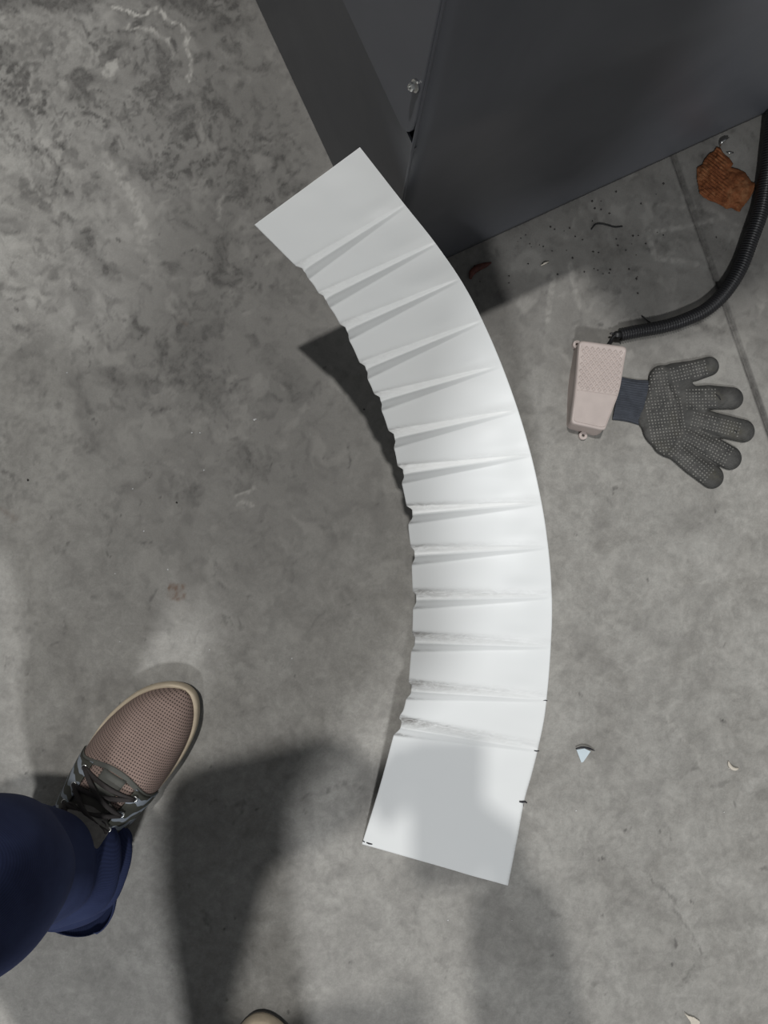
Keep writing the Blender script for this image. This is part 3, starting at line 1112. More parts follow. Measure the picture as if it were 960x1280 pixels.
def glove():
    o0 = P(840, 520, 0)
    t = thing('work_glove', 'worn dark grey knitted work glove with rubber grip dots lying palm up', 'glove', tuple(o0))
    fingers = [(g7(330, 205), g7(470, 178), g7(570, 148), 78, 70, 64), (g7(430, 370), g7(560, 355), g7(722, 362), 86, 82, 74),
               (g7(470, 500), g7(600, 535), g7(795, 580), 84, 80, 77), (g7(430, 600), g7(560, 680), g7(705, 760), 82, 82, 80),
               (g7(350, 690), g7(460, 790), g7(585, 885), 84, 82, 80)]
    fingers = [(a, b, c, r0 / 5.333, r1 / 5.333, r2 / 5.333) for a, b, c, r0, r1, r2 in fingers]
    palm = [(g7(255, 235), g7(330, 420), 95, 120), (g7(250, 330), g7(250, 560), 95, 130), (g7(330, 420), g7(400, 560), 130, 130),
            (g7(220, 500), g7(330, 660), 110, 105), (g7(170, 480), g7(290, 640), 80, 110), (g7(320, 250), g7(460, 420), 100, 100), (g7(205, 285), g7(138, 505), 52, 50)]
    st = 0.85
    xs = np.arange(792, 950, st)
    ys = np.arange(438, 618, st)
    X, Y = np.meshgrid(xs, ys, indexing='xy')

    def cap(x, y, a, b, ra, rb):
        dx, dy = b[0] - a[0], b[1] - a[1]
        tt = np.clip(((x - a[0]) * dx + (y - a[1]) * dy) / (dx * dx + dy * dy + 1e-9), 0, 1)
        return np.hypot(x - a[0] - tt * dx, y - a[1] - tt * dy) - (ra + (rb - ra) * tt)

    def smin(a, b, k):
        h = np.clip(0.5 + 0.5 * (b - a) / k, 0, 1)
        return b * (1 - h) + a * h - k * h * (1 - h)

    def sdf(x, y):
        d = None
        for a, b, ra, rb in palm:
            c = cap(x, y, a, b, ra / 5.333, rb / 5.333)
            d = c if d is None else smin(d, c, 4)
        for a, m_, b, r0, r1, r2 in fingers:
            c = np.minimum(cap(x, y, a, m_, r0, r1), cap(x, y, m_, b, r1, r2))
            d = smin(d, c, 2.2)
        return d
    D = sdf(X, Y)
    keep = D < 0.3
    # cells with all corners kept
    nr, nc = X.shape
    idx = -np.ones(X.shape, int)
    cell = keep[:-1, :-1] & keep[1:, :-1] & keep[1:, 1:] & keep[:-1, 1:]
    used = np.zeros_like(keep)
    used[:-1, :-1] |= cell
    used[1:, :-1] |= cell
    used[1:, 1:] |= cell
    used[:-1, 1:] |= cell
    idx[used] = np.arange(used.sum())
    # push rim vertices on to the outline
    allin = np.zeros_like(keep)
    allin[1:-1, 1:-1] = cell[:-1, :-1] & cell[1:, :-1] & cell[1:, 1:] & cell[:-1, 1:]
    rim = used & ~allin
    xv, yv = X.copy(), Y.copy()
    for _ in range(3):
        e = 0.2
        d0 = sdf(xv, yv)
        gx = (sdf(xv + e, yv) - d0) / e
        gy = (sdf(xv, yv + e) - d0) / e
        g2 = gx * gx + gy * gy + 1e-6
        xv = np.where(rim, xv - gx * d0 / g2, xv)
        yv = np.where(rim, yv - gy * d0 / g2, yv)
    d = -sdf(xv, yv)
    # thickness: round finger sides
    R = 12.5
    k = np.clip(d / R, 0, 1)
    Z = 0.0145 * np.sqrt(np.clip(1 - (1 - k) ** 2, 0, 1))
    # finger ridges: each finger's own roundness beats the web between
    web = np.zeros_like(Z)
    for (p, q, w, a) in [(g7(372, 330), g7(530, 445), 7, .35), (g7(430, 560), g7(610, 625), 5, .45), (g7(420, 690), g7(560, 780), 5, .45), (g7(340, 275), g7(430, 285), 8, .4)]:
        dd, ff = pl_dist(xv, yv, [p, q])
        web = np.maximum(web, a * np.exp(-(dd / w) ** 2))
    Z = Z * (1 - web)
    # palm folds: a raised curved fold from the thumb's root across the palm
    dd, ff = pl_dist(xv, yv, [g7(300, 285), g7(345, 370), g7(368, 470), g7(360, 590), g7(335, 640)])
    side = np.where(xv > np.interp(yv, [483, 499, 518, 540, 550], [836, 845, 849, 847.5, 843]), 1, -1)
    Z = Z + 0.0045 * np.exp(-(np.clip(dd + np.where(side > 0, 3.0 * (dd > 0), 0), 0, 99) / 5.5) ** 2) * (Z > 0.006) - 0.0025 * np.exp(-((dd - 4.5) / 3) ** 2) * (side > 0) * (Z > 0.006)
    dd, ff = pl_dist(xv, yv, [g7(190, 470), g7(250, 400), g7(280, 290)])
    Z = Z + 0.0018 * np.exp(-(dd / 5) ** 2) * (Z > 0.006)
    Z = Z + 0.0016 * (fbm(xv / 9, yv / 9, 91, 3) - 0.5) * smooth01(d / 6) * 2
    # flattened fingertips
    Z = np.maximum(Z, 0.0006) + 0.0
    Z = np.where(rim, 0.0004, Z)
    world = [P(a, b, z) - o0 for a, b, z in zip(xv[used], yv[used], Z[used])]
    r, c = np.nonzero(cell)
    q = np.stack([idx[r + 1, c], idx[r + 1, c + 1], idx[r, c + 1], idx[r, c]], 1)
    m = quadmesh('glove_hand', np.array(world), q)
    wear = np.zeros_like(Z)
    for (p, w, a) in [([g7(620, 345), g7(640, 360)], 10, .5), ([g7(700, 560), g7(760, 600)], 16, .8), ([g7(590, 870), g7(620, 890)], 10, .8), ([g7(560, 160), g7(590, 165)], 8, .5), ([g7(230, 660), g7(300, 700)], 12, .5), ([g7(330, 480), g7(350, 600)], 10, .5)]:
        dd, ff = pl_dist(xv, yv, p)
        wear = np.maximum(wear, a * smooth01((w - dd) / w))
    attr(m, 'wear', wear[used])
    link('glove_hand', m, M['knit'], t)

    # grip dots, rows following the hand
    def zat(x, y):
        i = int(round((y - ys[0]) / st))
        j = int(round((x - xs[0]) / st))
        if 0 <= i < nr and 0 <= j < nc and used[i, j] and d[i, j] > 2.6:
            return Z[i, j]
        return None
    mb = MB()
    sp = 3.95

    def dot(x, y):
        z = zat(x, y)
        if z is None or z < 0.004:
            return
        c = P(x, y, z + 0.0002) - o0
        rr = 0.00125 * (0.85 + 0.3 * random.random())
        n = 6
        v = [(c.x + rr * math.cos(6.283 * k / n), c.y + rr * math.sin(6.283 * k / n), c.z - 0.0004) for k in range(n)]
        v += [(c.x + rr * .6 * math.cos(6.283 * k / n), c.y + rr * .6 * math.sin(6.283 * k / n), c.z + 0.0006) for k in range(n)]
        mb.add(v, [(k, (k + 1) % n, n + (k + 1) % n, n + k) for k in range(n)] + [tuple(range(n, 2 * n))])
    done = []

    def near_done(x, y):
        return any(abs(x - a) < 3.0 and abs(y - b) < 3.0 for a, b in done)
    for fi, (a, b, c, r0, r1, r2) in enumerate(fingers):
        ux, uy = c[0] - a[0], c[1] - a[1]
        L = math.hypot(ux, uy)
        ux, uy = ux / L, uy / L
        s = -2.0
        while s < L * (0.96 if fi not in (1,) else 0.62):
            for j in range(-5, 6):
                x = a[0] + ux * s - uy * j * sp
                y = a[1] + uy * s + ux * j * sp
                if abs(j * sp) < r1 - 3.5 and random.random() < 0.93 and not near_done(x, y):
                    done.append((x, y))
                    dot(x, y)
            s += sp
    for i in range(-40, 41):
        for j in range(-40, 41):
            x = 830 + i * sp * 0.985 + j * sp * 0.17
            y = 520 + j * sp * 0.985 - i * sp * 0.10
            if cap(np.array(x), np.array(y), g7(240, 280), g7(300, 620), 118 / 5.333, 125 / 5.333) < 0 and random.random() < 0.94 and not near_done(x, y):
                done.append((x, y))
                dot(x, y)
    o = mb.build('grip_dots', M['dots'], t)
    o['kind'] = 'stuff'
    # small dark tears
    for pts in ([g7(612, 335), g7(630, 350), g7(645, 372)], [g7(735, 575), g7(750, 590)]):
        q = [P(a, b, (zat(a, b) or 0.012) + 0.0004) - o0 for a, b in pts]
        MB().tube(q, [0.0006, 0.0012, 0.0006][:len(q)], 6).build('tear', M['dark_gap'], t)

    # ribbed cuff
    NL, NWd = 40, 150
    a0, a1 = (776.5, 471), (765.5, 525)       # hidden end beside the pedal
    b0, b1 = (813, 475.0), (799.5, 532)       # end that joins the hand
    rows = []
    Xc = np.zeros((NL, NWd))
    Yc = np.zeros((NL, NWd))
    Zc = np.zeros((NL, NWd))
    for i in range(NL):
        f = i / (NL - 1)
        w = 1 - 0.05 * math.sin(f * math.pi)
        for j in range(NWd):
            g = j / (NWd - 1)
            gg = 0.5 + (g - 0.5) * w
            p0 = (a0[0] + (a1[0] - a0[0]) * gg, a0[1] + (a1[1] - a0[1]) * gg)
            p1 = (b0[0] + (b1[0] - b0[0]) * gg, b0[1] + (b1[1] - b0[1]) * gg)
            e = math.sqrt(max(0, 1 - abs(2 * g - 1) ** 3.2))
            z = 0.0004 + 0.0105 * e + (0.0008 * math.sin(g * 2 * math.pi * 19 + 0.6 * math.sin(f * 5))) * e
            p = P(p0[0] + (p1[0] - p0[0]) * f, p0[1] + (p1[1] - p0[1]) * f, z)
            Xc[i, j], Yc[i, j], Zc[i, j] = p.x - o0.x, p.y - o0.y, p.z
    o = link('cuff', gridmesh('cuff', Xc, Yc, Zc), M['cuff'], t)
    tag(o, 'blue-grey ribbed knit cuff')
    fix_normals(o)


glove()

#DEBRIS
# ------------------------------------------------------------------ scraps and crumbs
def heightpatch(name, poly, zfun, mat, label, cat, group=None, st=0.9, extra=None):
    """a thin crumpled flat thing: polygon in pixels, zfun(x, y, inside distance) its height"""
    xs = np.arange(min(p[0] for p in poly) - 2, max(p[0] for p in poly) + 2, st)
    ys = np.arange(min(p[1] for p in poly) - 2, max(p[1] for p in poly) + 2, st)
    X, Y = np.meshgrid(xs, ys, indexing='xy')
    closed = list(poly) + [poly[0]]

    def sd(x, y):
        d, _ = pl_dist(x, y, closed)
        c = np.zeros(x.shape, bool)
        for (ax_, ay_), (bx, by) in zip(closed[:-1], closed[1:]):
            with np.errstate(divide='ignore', invalid='ignore'):
                xi = (bx - ax_) * (y - ay_) / (by - ay_ + 1e-12) + ax_
            c ^= ((ay_ > y) != (by > y)) & (x < xi)
        return np.where(c, d, -d)
    D = sd(X, Y)
    keep = D > -0.4
    cell = keep[:-1, :-1] & keep[1:, :-1] & keep[1:, 1:] & keep[:-1, 1:]
    used = np.zeros_like(keep)
    for s in ((slice(None, -1), slice(None, -1)), (slice(1, None), slice(None, -1)), (slice(1, None), slice(1, None)), (slice(None, -1), slice(1, None))):
        used[s] |= cell
    idx = -np.ones(X.shape, int)
    idx[used] = np.arange(used.sum())
    Z = zfun(X, Y, np.clip(D, 0, 99))
    cx, cy = X[used].mean(), Y[used].mean()
    o0 = P(cx, cy, 0)
    W = np.array([P(a, b, z) - o0 for a, b, z in zip(X[used], Y[used], Z[used])])
    r, c = np.nonzero(cell)
    q = np.stack([idx[r + 1, c], idx[r + 1, c + 1], idx[r, c + 1], idx[r, c]], 1)
    m = quadmesh(name, W, q)
    o = link(name, m, mat)
    o.location = tuple(o0)
    sm = o.modifiers.new('solid', 'SOLIDIFY')
    sm.thickness = 0.0012
    sm.offset = -1
    tag(o, label, cat, group)
    return o


def q4(x, y):
    return (860 + x / 9.6, 160 + y / 9.6)


def debris():
    poly = [q4(*p) for p in [(340, 225), (390, 235), (425, 300), (455, 330), (500, 360), (545, 430), (520, 470), (600, 490), (685, 530), (735, 600), (765, 645), (805, 660),
                             (812, 700), (785, 765), (745, 840), (700, 900), (650, 960), (620, 1010), (570, 990), (520, 960), (460, 975), (400, 930), (330, 895), (250, 870), (180, 830), (135, 780), (125, 700), (105, 600), (110, 470), (170, 440), (200, 370), (260, 300), (310, 280)]]

    def zf(x, y, d):
        rib = np.sin((-(x - 880) * 0.62 + (y - 230) * 0.78) * 2 * math.pi / 3.9)
        z = 0.0022 + 0.010 * (1 - np.exp(-d / 9)) + 0.0060 * (fbm(x / 10, y / 10, 101, 4) - 0.45) * smooth01(d / 6) * 1.6
        return np.maximum(0.0014, z + 0.0011 * rib * smooth01(d / 4) * smooth01((914 - x) / 14))
    heightpatch('rag_scrap', poly, zf, M['scrap'], 'crumpled rust-orange ribbed scrap lying between the hose and the machine', 'scrap', st=0.7)

    def tubething(name, pts, rad, mat, label, cat, n=16, seg=8, flat=1.0):
        q = spline(pts, n)
        o0 = Vector((q[:, 0].mean(), q[:, 1].mean(), 0))
        r = rad if not hasattr(rad, '__len__') else np.interp(np.linspace(0, 1, n), np.linspace(0, 1, len(rad)), rad)
        o = MB().tube(q, r, seg, flat=flat).build(name, mat, None, True, tuple(o0))
        o.location = tuple(o0)
        tag(o, label, cat)
        return o
    tubething('wood_shaving', [P(588, 349, .003), P(590, 341, .004), P(597, 335, .005), P(607, 331, .005), P(614, 328, .003)], [.0015, .0042, .0048, .0035, .001], M['red_curl'],
              'dark red-brown curled shaving lying in the machine shadow', 'shaving', flat=0.6)
    tubething('thread', [P(739, 287, .0012), P(744, 281, .002), P(751, 280, .003), P(760, 282, .003), P(769, 284, .002), P(778, 283, .0012)], .0008, M['wire'],
              'dark thin wavy thread on the floor below the machine face', 'thread', 30, 6)
    tubething('thread', [P(802, 395, .0012), P(807, 399, .003), P(813, 403, .0012)], .0007, M['wire'],
              'short black thread lying just above the hose end', 'thread', 10, 6)
    tubething('metal_shaving', [P(900, 183, .004), P(902, 178, .008), P(906, 175, .008), P(911, 172, .005)], [.001, .0022, .0022, .001], M['steel'],
              'shiny crumpled metal shaving at the foot of the machine', 'shaving', 12, 5)
    tubething('metal_shaving', [P(908, 190, .001), P(912, 191, .003), P(917, 191, .0015)], [.0006, .0014, .0008], M['steel'],
              'tiny bright metal crumb beside the rust-orange scrap', 'shaving', 8, 5)
    tubething('metal_shaving', [P(676, 332, .001), P(681, 329, .003), P(686, 327, .001)], [.0006, .0016, .0006], M['beige_chip'],
              'tiny pale sliver in the shadow below the machine face', 'shaving', 8, 5)
    # pale blue triangular chip with a black edge
    tri = [P(720, 936.5, .0005), P(730, 935, .0005), P(737.5, 938.5, .0005), P(728.5, 951.5, .0005), P(726, 952.5, .0005)]
    o0 = Vector((tri[0].x, tri[0].y, 0))
    t = thing('sheet_offcut', 'small pale blue triangular offcut with a black edge right of the white strip', 'chip', tuple(o0))
    mb = MB()
    mb.prism([(p.x, p.y) for p in tri][::-1], 0.0012, 0.0030)
    fix_normals(mb.build('chip_face', M['chip'], t, False, tuple(o0)))
    q = spline([P(719.8, 936, .003), P(727, 934, .0035), P(735, 935, .0035), P(743.5, 938.5, .0015)], 14)
    o = MB().tube(q, np.interp(np.linspace(0, 1, 14), [0, .3, .8, 1], [.0008, .0013, .0012, .0004]), 8).build('dark_edge', M['marker'], t, True, tuple(o0))
    tubething('curled_chip', [P(910.5, 951.5, .001), P(912, 956.5, .002), P(915, 960, .002), P(919.5, 961.5, .002), P(923, 960.5, .001)], [.0008, .0024, .0026, .0022, .001], M['beige_chip'],
              'small pale beige C-shaped chip near the right edge', 'chip', 12, 8, 0.6)

    def zf2(x, y, d):
        return 0.0016 + 0.0015 * fbm(x / 6, y / 6, 111, 2)
    heightpatch('torn_chip', [(856, 1267), (861, 1270), (868, 1272), (875, 1277), (874, 1284), (866, 1286), (863, 1277)], zf2, M['beige_chip'],
                'torn pale beige chip at the bottom edge of the picture', 'chip', st=0.6)
    # crumbs and glint specks nobody could count
    def grit(name, spots, mat, label, rmin, rmax):
        mb = MB()
        for x, y in spots:
            r = rmin + (rmax - rmin) * random.random()
            c = P(x, y, 0) + Vector((0, 0, r * 0.6))
            v = [c + Vector((r * random.uniform(.7, 1.2) * a, r * random.uniform(.7, 1.2) * b, r * 0.7 * e)) for a, b, e in
                 ((1, 0, 0), (0, 1, 0), (-1, 0, 0), (0, -1, 0), (0, 0, 1), (0, 0, -1))]
            mb.add(v, [(0, 1, 4), (1, 2, 4), (2, 3, 4), (3, 0, 4), (1, 0, 5), (2, 1, 5), (3, 2, 5), (0, 3, 5)])
        o = mb.build(name, mat, None, False)
        tag(o, label, 'grit', None, 'stuff')
    white = [(144, 717), (240, 541), (166, 611), (180, 664), (210, 712), (150, 802), (365, 823), (250, 541), (255, 588), (318, 525), (262, 812), (720, 1013), (320, 524), (905, 1015), (640, 1150), (84, 466), (560, 1150)]  # solid white specks put in for glints on the concrete
    dark = [(770, 240), (763, 267), (741, 315), (748, 316), (782, 313), (795, 319), (786, 337), (747, 338), (636, 345), (651, 298), (657, 294), (662, 305), (688, 284), (693, 287), (719, 296),
            (728, 300), (708, 313), (895, 297), (829, 230), (600, 352), (636, 354), (797, 367), (770, 299), (690, 314), (705, 289), (664, 309), (660, 330), (820, 243), (187, 597), (35, 600), (221, 628), (455, 512)]
    random.seed(3)
    dark += [(random.uniform(590, 830), random.uniform(245, 350)) for _ in range(34)]
    dark = [p for p in dark if (p[1] - 320) > -0.456 * (p[0] - 565) + 6]
    grit('glint_specks', white, M['white_glint'], 'tiny white specks standing in for glints on the floor', .0008, .0014)
    grit('swept_grit', dark, M['dark_grit'], 'dark crumbs of grit gathered along the machine foot', .0008, .0019)


debris()

#PERSON
# ------------------------------------------------------------------ the photographer: shoes and a jeans leg in view, the rest behind the lens
SOLE_Y = [0, .003, .010, .022, .05, .09, .14, .18, .21, .24, .26, .274, .2815, .2845, .2855]
SOLE_R = [.0, .015, .0245, .0325, .039, .043, .050, .0545, .0545, .050, .0425, .0335, .0255, .0190, .0105]
SOLE_L = [.0, -.015, -.0245, -.0325, -.042, -.050, -.056, -.0575, -.0535, -.0435, -.0315, -.0175, -.0055, .0030, .0095]
TOP_Y = [0, .02, .06, .10, .13, .165, .20, .235, .262, .278, .286]
TOP_H = [.085, .100, .108, .101, .092, .079, .069, .061, .050, .038, .026]


def shoe_right(y):
    return np.interp(y, SOLE_Y, SOLE_R)


def shoe_left(y):
    return np.interp(y, SOLE_Y, SOLE_L)


def outline_smooth():
    """closed outline of the sole, smoothed"""
    r = spline([(x, y) for x, y in zip(SOLE_R, SOLE_Y)], 300)
    l = spline([(x, y) for x, y in zip(SOLE_L, SOLE_Y)], 300)
    return r, l


def build_shoe(person, loc, ang, mirror, label, detail=True):
    sgn = -1 if mirror else 1
    t = bpy.data.objects.new('sneaker', None)
    COL.objects.link(t)
    t.parent = person
    t.location = Vector(loc) - person.location
    t.rotation_euler = (0, 0, ang)
    tag(t, label)
    r, l = outline_smooth()
    ycs = 0.2855 * 0.5 * (1 - np.cos(np.linspace(0, math.pi, 240)))
    rr = np.interp(ycs, r[:, 1], r[:, 0])
    ll = np.interp(ycs, l[:, 1], l[:, 0])

    def width(y, inset):
        """left and right x at y of the outline moved in by inset (also at the ends)"""
        L = 0.2855
        yy = (y - inset * 0.35) / (L - inset * 1.35) * L
        yy = np.clip(yy, 0, L)
        a, b = np.interp(yy, ycs, ll), np.interp(yy, ycs, rr)
        c = (a + b) / 2
        h = np.maximum((b - a) / 2 - inset, 0.0002)
        return c - h, c + h

    def ringpts(inset, z, n=56, zt=None):
        ys = 0.2855 * 0.5 * (1 - np.cos(np.linspace(0, math.pi, n)))
        ys = inset * 0.35 + ys * (0.2855 - inset * 1.35) / 0.2855
        a, b = width(ys, inset)
        pts = [(sgn * x, y) for x, y in zip(b, ys)] + [(sgn * x, y) for x, y in zip(a[::-1][1:-1], ys[::-1][1:-1])]
        return [Vector((x, y, z + (0.006 * smooth01((y - 0.2) / 0.085) if zt else 0))) for x, y in pts]

    # sole: dark outsole under a cream midsole that rises as a rim
    o = MB().loft([ringpts(0.004, 0.0, zt=1), ringpts(0.0015, 0.003, zt=1), ringpts(0.0010, 0.0065, zt=1)]).build('outsole', M['outsole'], t)
    fix_normals(o)
    mid = MB().loft([ringpts(0.0012, 0.0066, zt=1), ringpts(0.0, 0.012, zt=1), ringpts(0.0003, 0.024, zt=1), ringpts(0.0018, 0.0270, zt=1), ringpts(0.0038, 0.0270, zt=1), ringpts(0.0060, 0.024, zt=1)])
    fix_normals(mid.build('midsole', M['sole'], t))

    # upper surface as a function of (y, a): a = 0 on the right, pi on the left
    def upper(y, a, lift=0.0):
        y = np.asarray(y, float)
        xl, xr = width(y, 0.0042)
        fl = 0.0042 * (1 - smooth01((y - 0.13) / 0.08))
        xl, xr = xl - fl, xr + fl
        c, h = (xl + xr) / 2, (xr - xl) / 2
        zb = 0.022 + 0.006 * smooth01((y - 0.2) / 0.085)
        top = np.interp(y, TOP_Y, TOP_H)
        top = np.where(y > 0.268, np.minimum(top, zb + (0.046 - zb) * np.sqrt(np.clip((0.2835 - y) / 0.0155, 0, 1))), top)
        narrow = np.interp(y, [0, .06, .12, .17, .22, .30], [0.70, 0.72, 0.82, 0.92, 0.97, 1.0])
        ca, sa = np.cos(a), np.sin(a)
        e = np.abs(sa) ** 0.8
        w = 1 + (narrow - 1) * e
        x = c + np.sign(ca) * np.abs(ca) ** 0.72 * (h + lift) * w
        z = zb + (top - zb + lift) * np.abs(sa) ** 0.80
        return sgn * x, y + 0 * a, z

    def patch(name, y0, y1, a0, a1, ny, na, mat, lift, thick=0.0012, yfun=None):
        A, Yg = np.meshgrid(np.linspace(a0, a1, na), np.linspace(0, 1, ny), indexing='xy')
        ylo = y0 if yfun is None else yfun[0](A)
        yhi = y1 if yfun is None else yfun[1](A)
        Yy = ylo + (yhi - ylo) * Yg
        X, Y2, Z = upper(Yy, A, lift)
        gm = gridmesh(name, X, Y2, Z)
        xl, xr = width(Yy, 0.0042)
        mid_x = sgn * (xl + xr) / 2
        drop = Z.max(axis=1, keepdims=True) - Z
        uv = np.stack([X + np.sign(X - mid_x) * drop * 0.55, Yy], -1).reshape(-1, 2)
        vi = np.zeros(len(gm.loops), np.int32)
        gm.loops.foreach_get('vertex_index', vi)
        gm.uv_layers.new(name='UVMap').data.foreach_set('uv', uv[vi].astype(np.float32).ravel())
        o = link(name, gm, mat, t)
        fix_normals(o)
        if thick:
            s = o.modifiers.new('solid', 'SOLIDIFY')
            s.thickness = thick
            s.offset = 0
        return o

    # vamp reaches back under the quarters
    vy = lambda a: 0.169 - 0.020 * np.abs(np.cos(a)) ** 1.5 + 0 * a
    patch('mesh_vamp', 0, 0, 0.0, math.pi, 70, 60, M['mesh_fab'], 0.0, 0.0012, (lambda a: vy(a) - 0.03, lambda a: 0.2832 + 0 * a))
    # binding strip at the vamp's back edge
    patch('vamp_binding', 0, 0, 0.02, math.pi - 0.02, 5, 50, M['trim'], 0.0014, 0.0010, (lambda a: vy(a) - 0.003, lambda a: vy(a) + 0.003))
    # tongue
    patch('tongue', 0.035, 0.166, math.pi / 2 - 0.62, math.pi / 2 + 0.62, 30, 20, M['tongue'], -0.0018, 0.003)
    o = patch('toe_tab', 0.138, 0.163, math.pi / 2 - 0.50, math.pi / 2 + 0.50, 8, 16, M['mesh_fab'], 0.0010, 0.001)
    patch('tab_strap', 0.136, 0.165, math.pi / 2 - 0.20, math.pi / 2 + 0.20, 8, 8, M['trim'], 0.0022, 0.001)
    # quarters with the striped pattern, edges of the eyestays rising towards the ankle
    for s in (0, 1):
        def ey(a):
            return vy(a)
        if s == 0:
            aa = (0.0, math.pi / 2 - 0.52)
        else:
            aa = (math.pi / 2 + 0.52, math.pi)
        patch('striped_quarter', 0, 0, aa[0], aa[1], 50, 30, M['camo'], 0.0022, 0.0016, (lambda a: 0.004 + 0 * a, ey))
    # collar of the heel
    # eyelets and laces
    eyy = [0.151, 0.130, 0.109, 0.088]
    da = 0.66
    pos = []
    for y in eyy:
        p = [Vector([float(v) for v in upper(y, math.pi / 2 + k * da, 0.0036)]) for k in (-1, 1)]
        pos.append(p)
        for q in p:
            n = 14
            ring = [q + Vector((0.0030 * math.cos(6.283 * k / n), 0.0030 * math.sin(6.283 * k / n), 0.0004)) for k in range(n + 1)]
            MB().tube(ring, 0.0009, 6, cap=False).build('eyelet', M['steel'], t)

    def lace(p, q, hump, w=0.0030):
        d = q - p
        side = Vector((-d.y, d.x, 0)).normalized()
        path = []
        for k in range(13):
            f = k / 12
            base = p.lerp(q, f)
            y = base.y
            xx = base.x * sgn
            # stay above the surface
            ang = math.acos(max(-1, min(1, xx / 0.06)))
            z = float(upper(y, ang, 0.0)[2])
            path.append(Vector((base.x, base.y, max(base.z, z + 0.004) + hump * math.sin(math.pi * f))))
        MB().tube(path, w, 10, flat=0.45).build('lace', M['lace'], t)
    lace(pos[0][0], pos[0][1], 0.002)
    for i in range(3):
        lace(pos[i][0], pos[i + 1][1], 0.004)
        lace(pos[i][1], pos[i + 1][0], 0.006)
    # knot and bow
    k0 = (pos[2][0] + pos[2][1]) / 2 + Vector((0, 0.004, 0.012))
    MB().ball(k0, (0.008, 0.006, 0.0045)).build('lace_knot', M['lace'], t)
    for s in (-1, 1):
        lp = spline([k0, k0 + Vector((s * .012, .004, .001)), k0 + Vector((s * .024, .002, -.005)), k0 + Vector((s * .028, -.010, -.007)), k0 + Vector((s * .014, -.009, -.001)), k0], 26)
        MB().tube(lp, 0.0020, 8, flat=0.7).build('lace_loop', M['lace'], t)
        lp = spline([k0, k0 + Vector((s * .010, .008, .000)), k0 + Vector((s * .019, .014, -.006)), k0 + Vector((s * .030, .012, -.013))], 16)
        MB().tube(lp, 0.0018, 8, flat=0.7).build('lace_end', M['lace'], t)
    return t


SHOE_DIR = Vector((0.55, 0.835, 0)).normalized()
L_TOE = P(238, 858, 0.02)
L_ANG = math.atan2(-SHOE_DIR.x, SHOE_DIR.y)
L_HEEL = Vector((L_TOE.x, L_TOE.y, 0)) - SHOE_DIR * 0.2855 - Vector((SHOE_DIR.y, -SHOE_DIR.x, 0)) * 0.012
R_DIR = Vector((0.10, 0.995, 0)).normalized()
R_TOE = P(325, 1275, 0.03)
R_ANG = math.atan2(-R_DIR.x, R_DIR.y)
R_HEEL = Vector((R_TOE.x, R_TOE.y, 0)) - R_DIR * 0.2855 + Vector((R_DIR.y, -R_DIR.x, 0)) * 0.012

# joints
HIP_C = Vector((-0.15, -0.64, 0.88))
L_HIP = HIP_C + Vector((-0.085, 0.02, -0.04))
R_HIP = HIP_C + Vector((0.085, -0.02, -0.04))
L_ANK = L_HEEL + SHOE_DIR * 0.062 + Vector((0, 0, 0.10))
R_ANK = R_HEEL + R_DIR * 0.062 + Vector((0, 0, 0.10))
L_KNEE = Vector((-0.43, -0.29, 0.49))
R_KNEE = Vector((-0.18, -0.72, 0.48))
CHEST = Vector((-0.10, -0.38, 1.12))
NECK = Vector((-0.09, -0.29, 1.32))
HEAD = Vector((-0.08, -0.22, 1.45))
L_SH = Vector((-0.33, -0.27, 1.20))
R_SH = Vector((0.085, -0.37, 1.22))
L_EL = Vector((-0.235, -0.080, 0.99))
R_EL = Vector((0.11, -0.35, 0.985))
L_WR = Vector((-0.104, -0.018, 1.034))
R_WR = Vector((0.078, -0.150, 1.034))


def leg_tube(mb, ctrl, radii, seg, n, wr):
    """jeans leg: rings along a path, with folds given by wr(s, angle)"""
    c = spline(ctrl, n)
    r = np.interp(np.linspace(0, 1, n), np.linspace(0, 1, len(radii)), radii)
    rings = []
    for i in range(n):
        t = c[min(i + 1, n - 1)] - c[max(i - 1, 0)]
        t = Vector(t).normalized()
        u = Vector((1, 0, 0))
        u = (u - t * u.dot(t)).normalized()
        v = t.cross(u)
        ring = []
        for k in range(seg):
            a = 2 * math.pi * k / seg
            rr = r[i] * 1.0 + wr(i / (n - 1), a)
            ring.append(Vector(c[i]) + (u * math.cos(a) + v * math.sin(a)) * rr)
        rings.append(ring)
    return rings


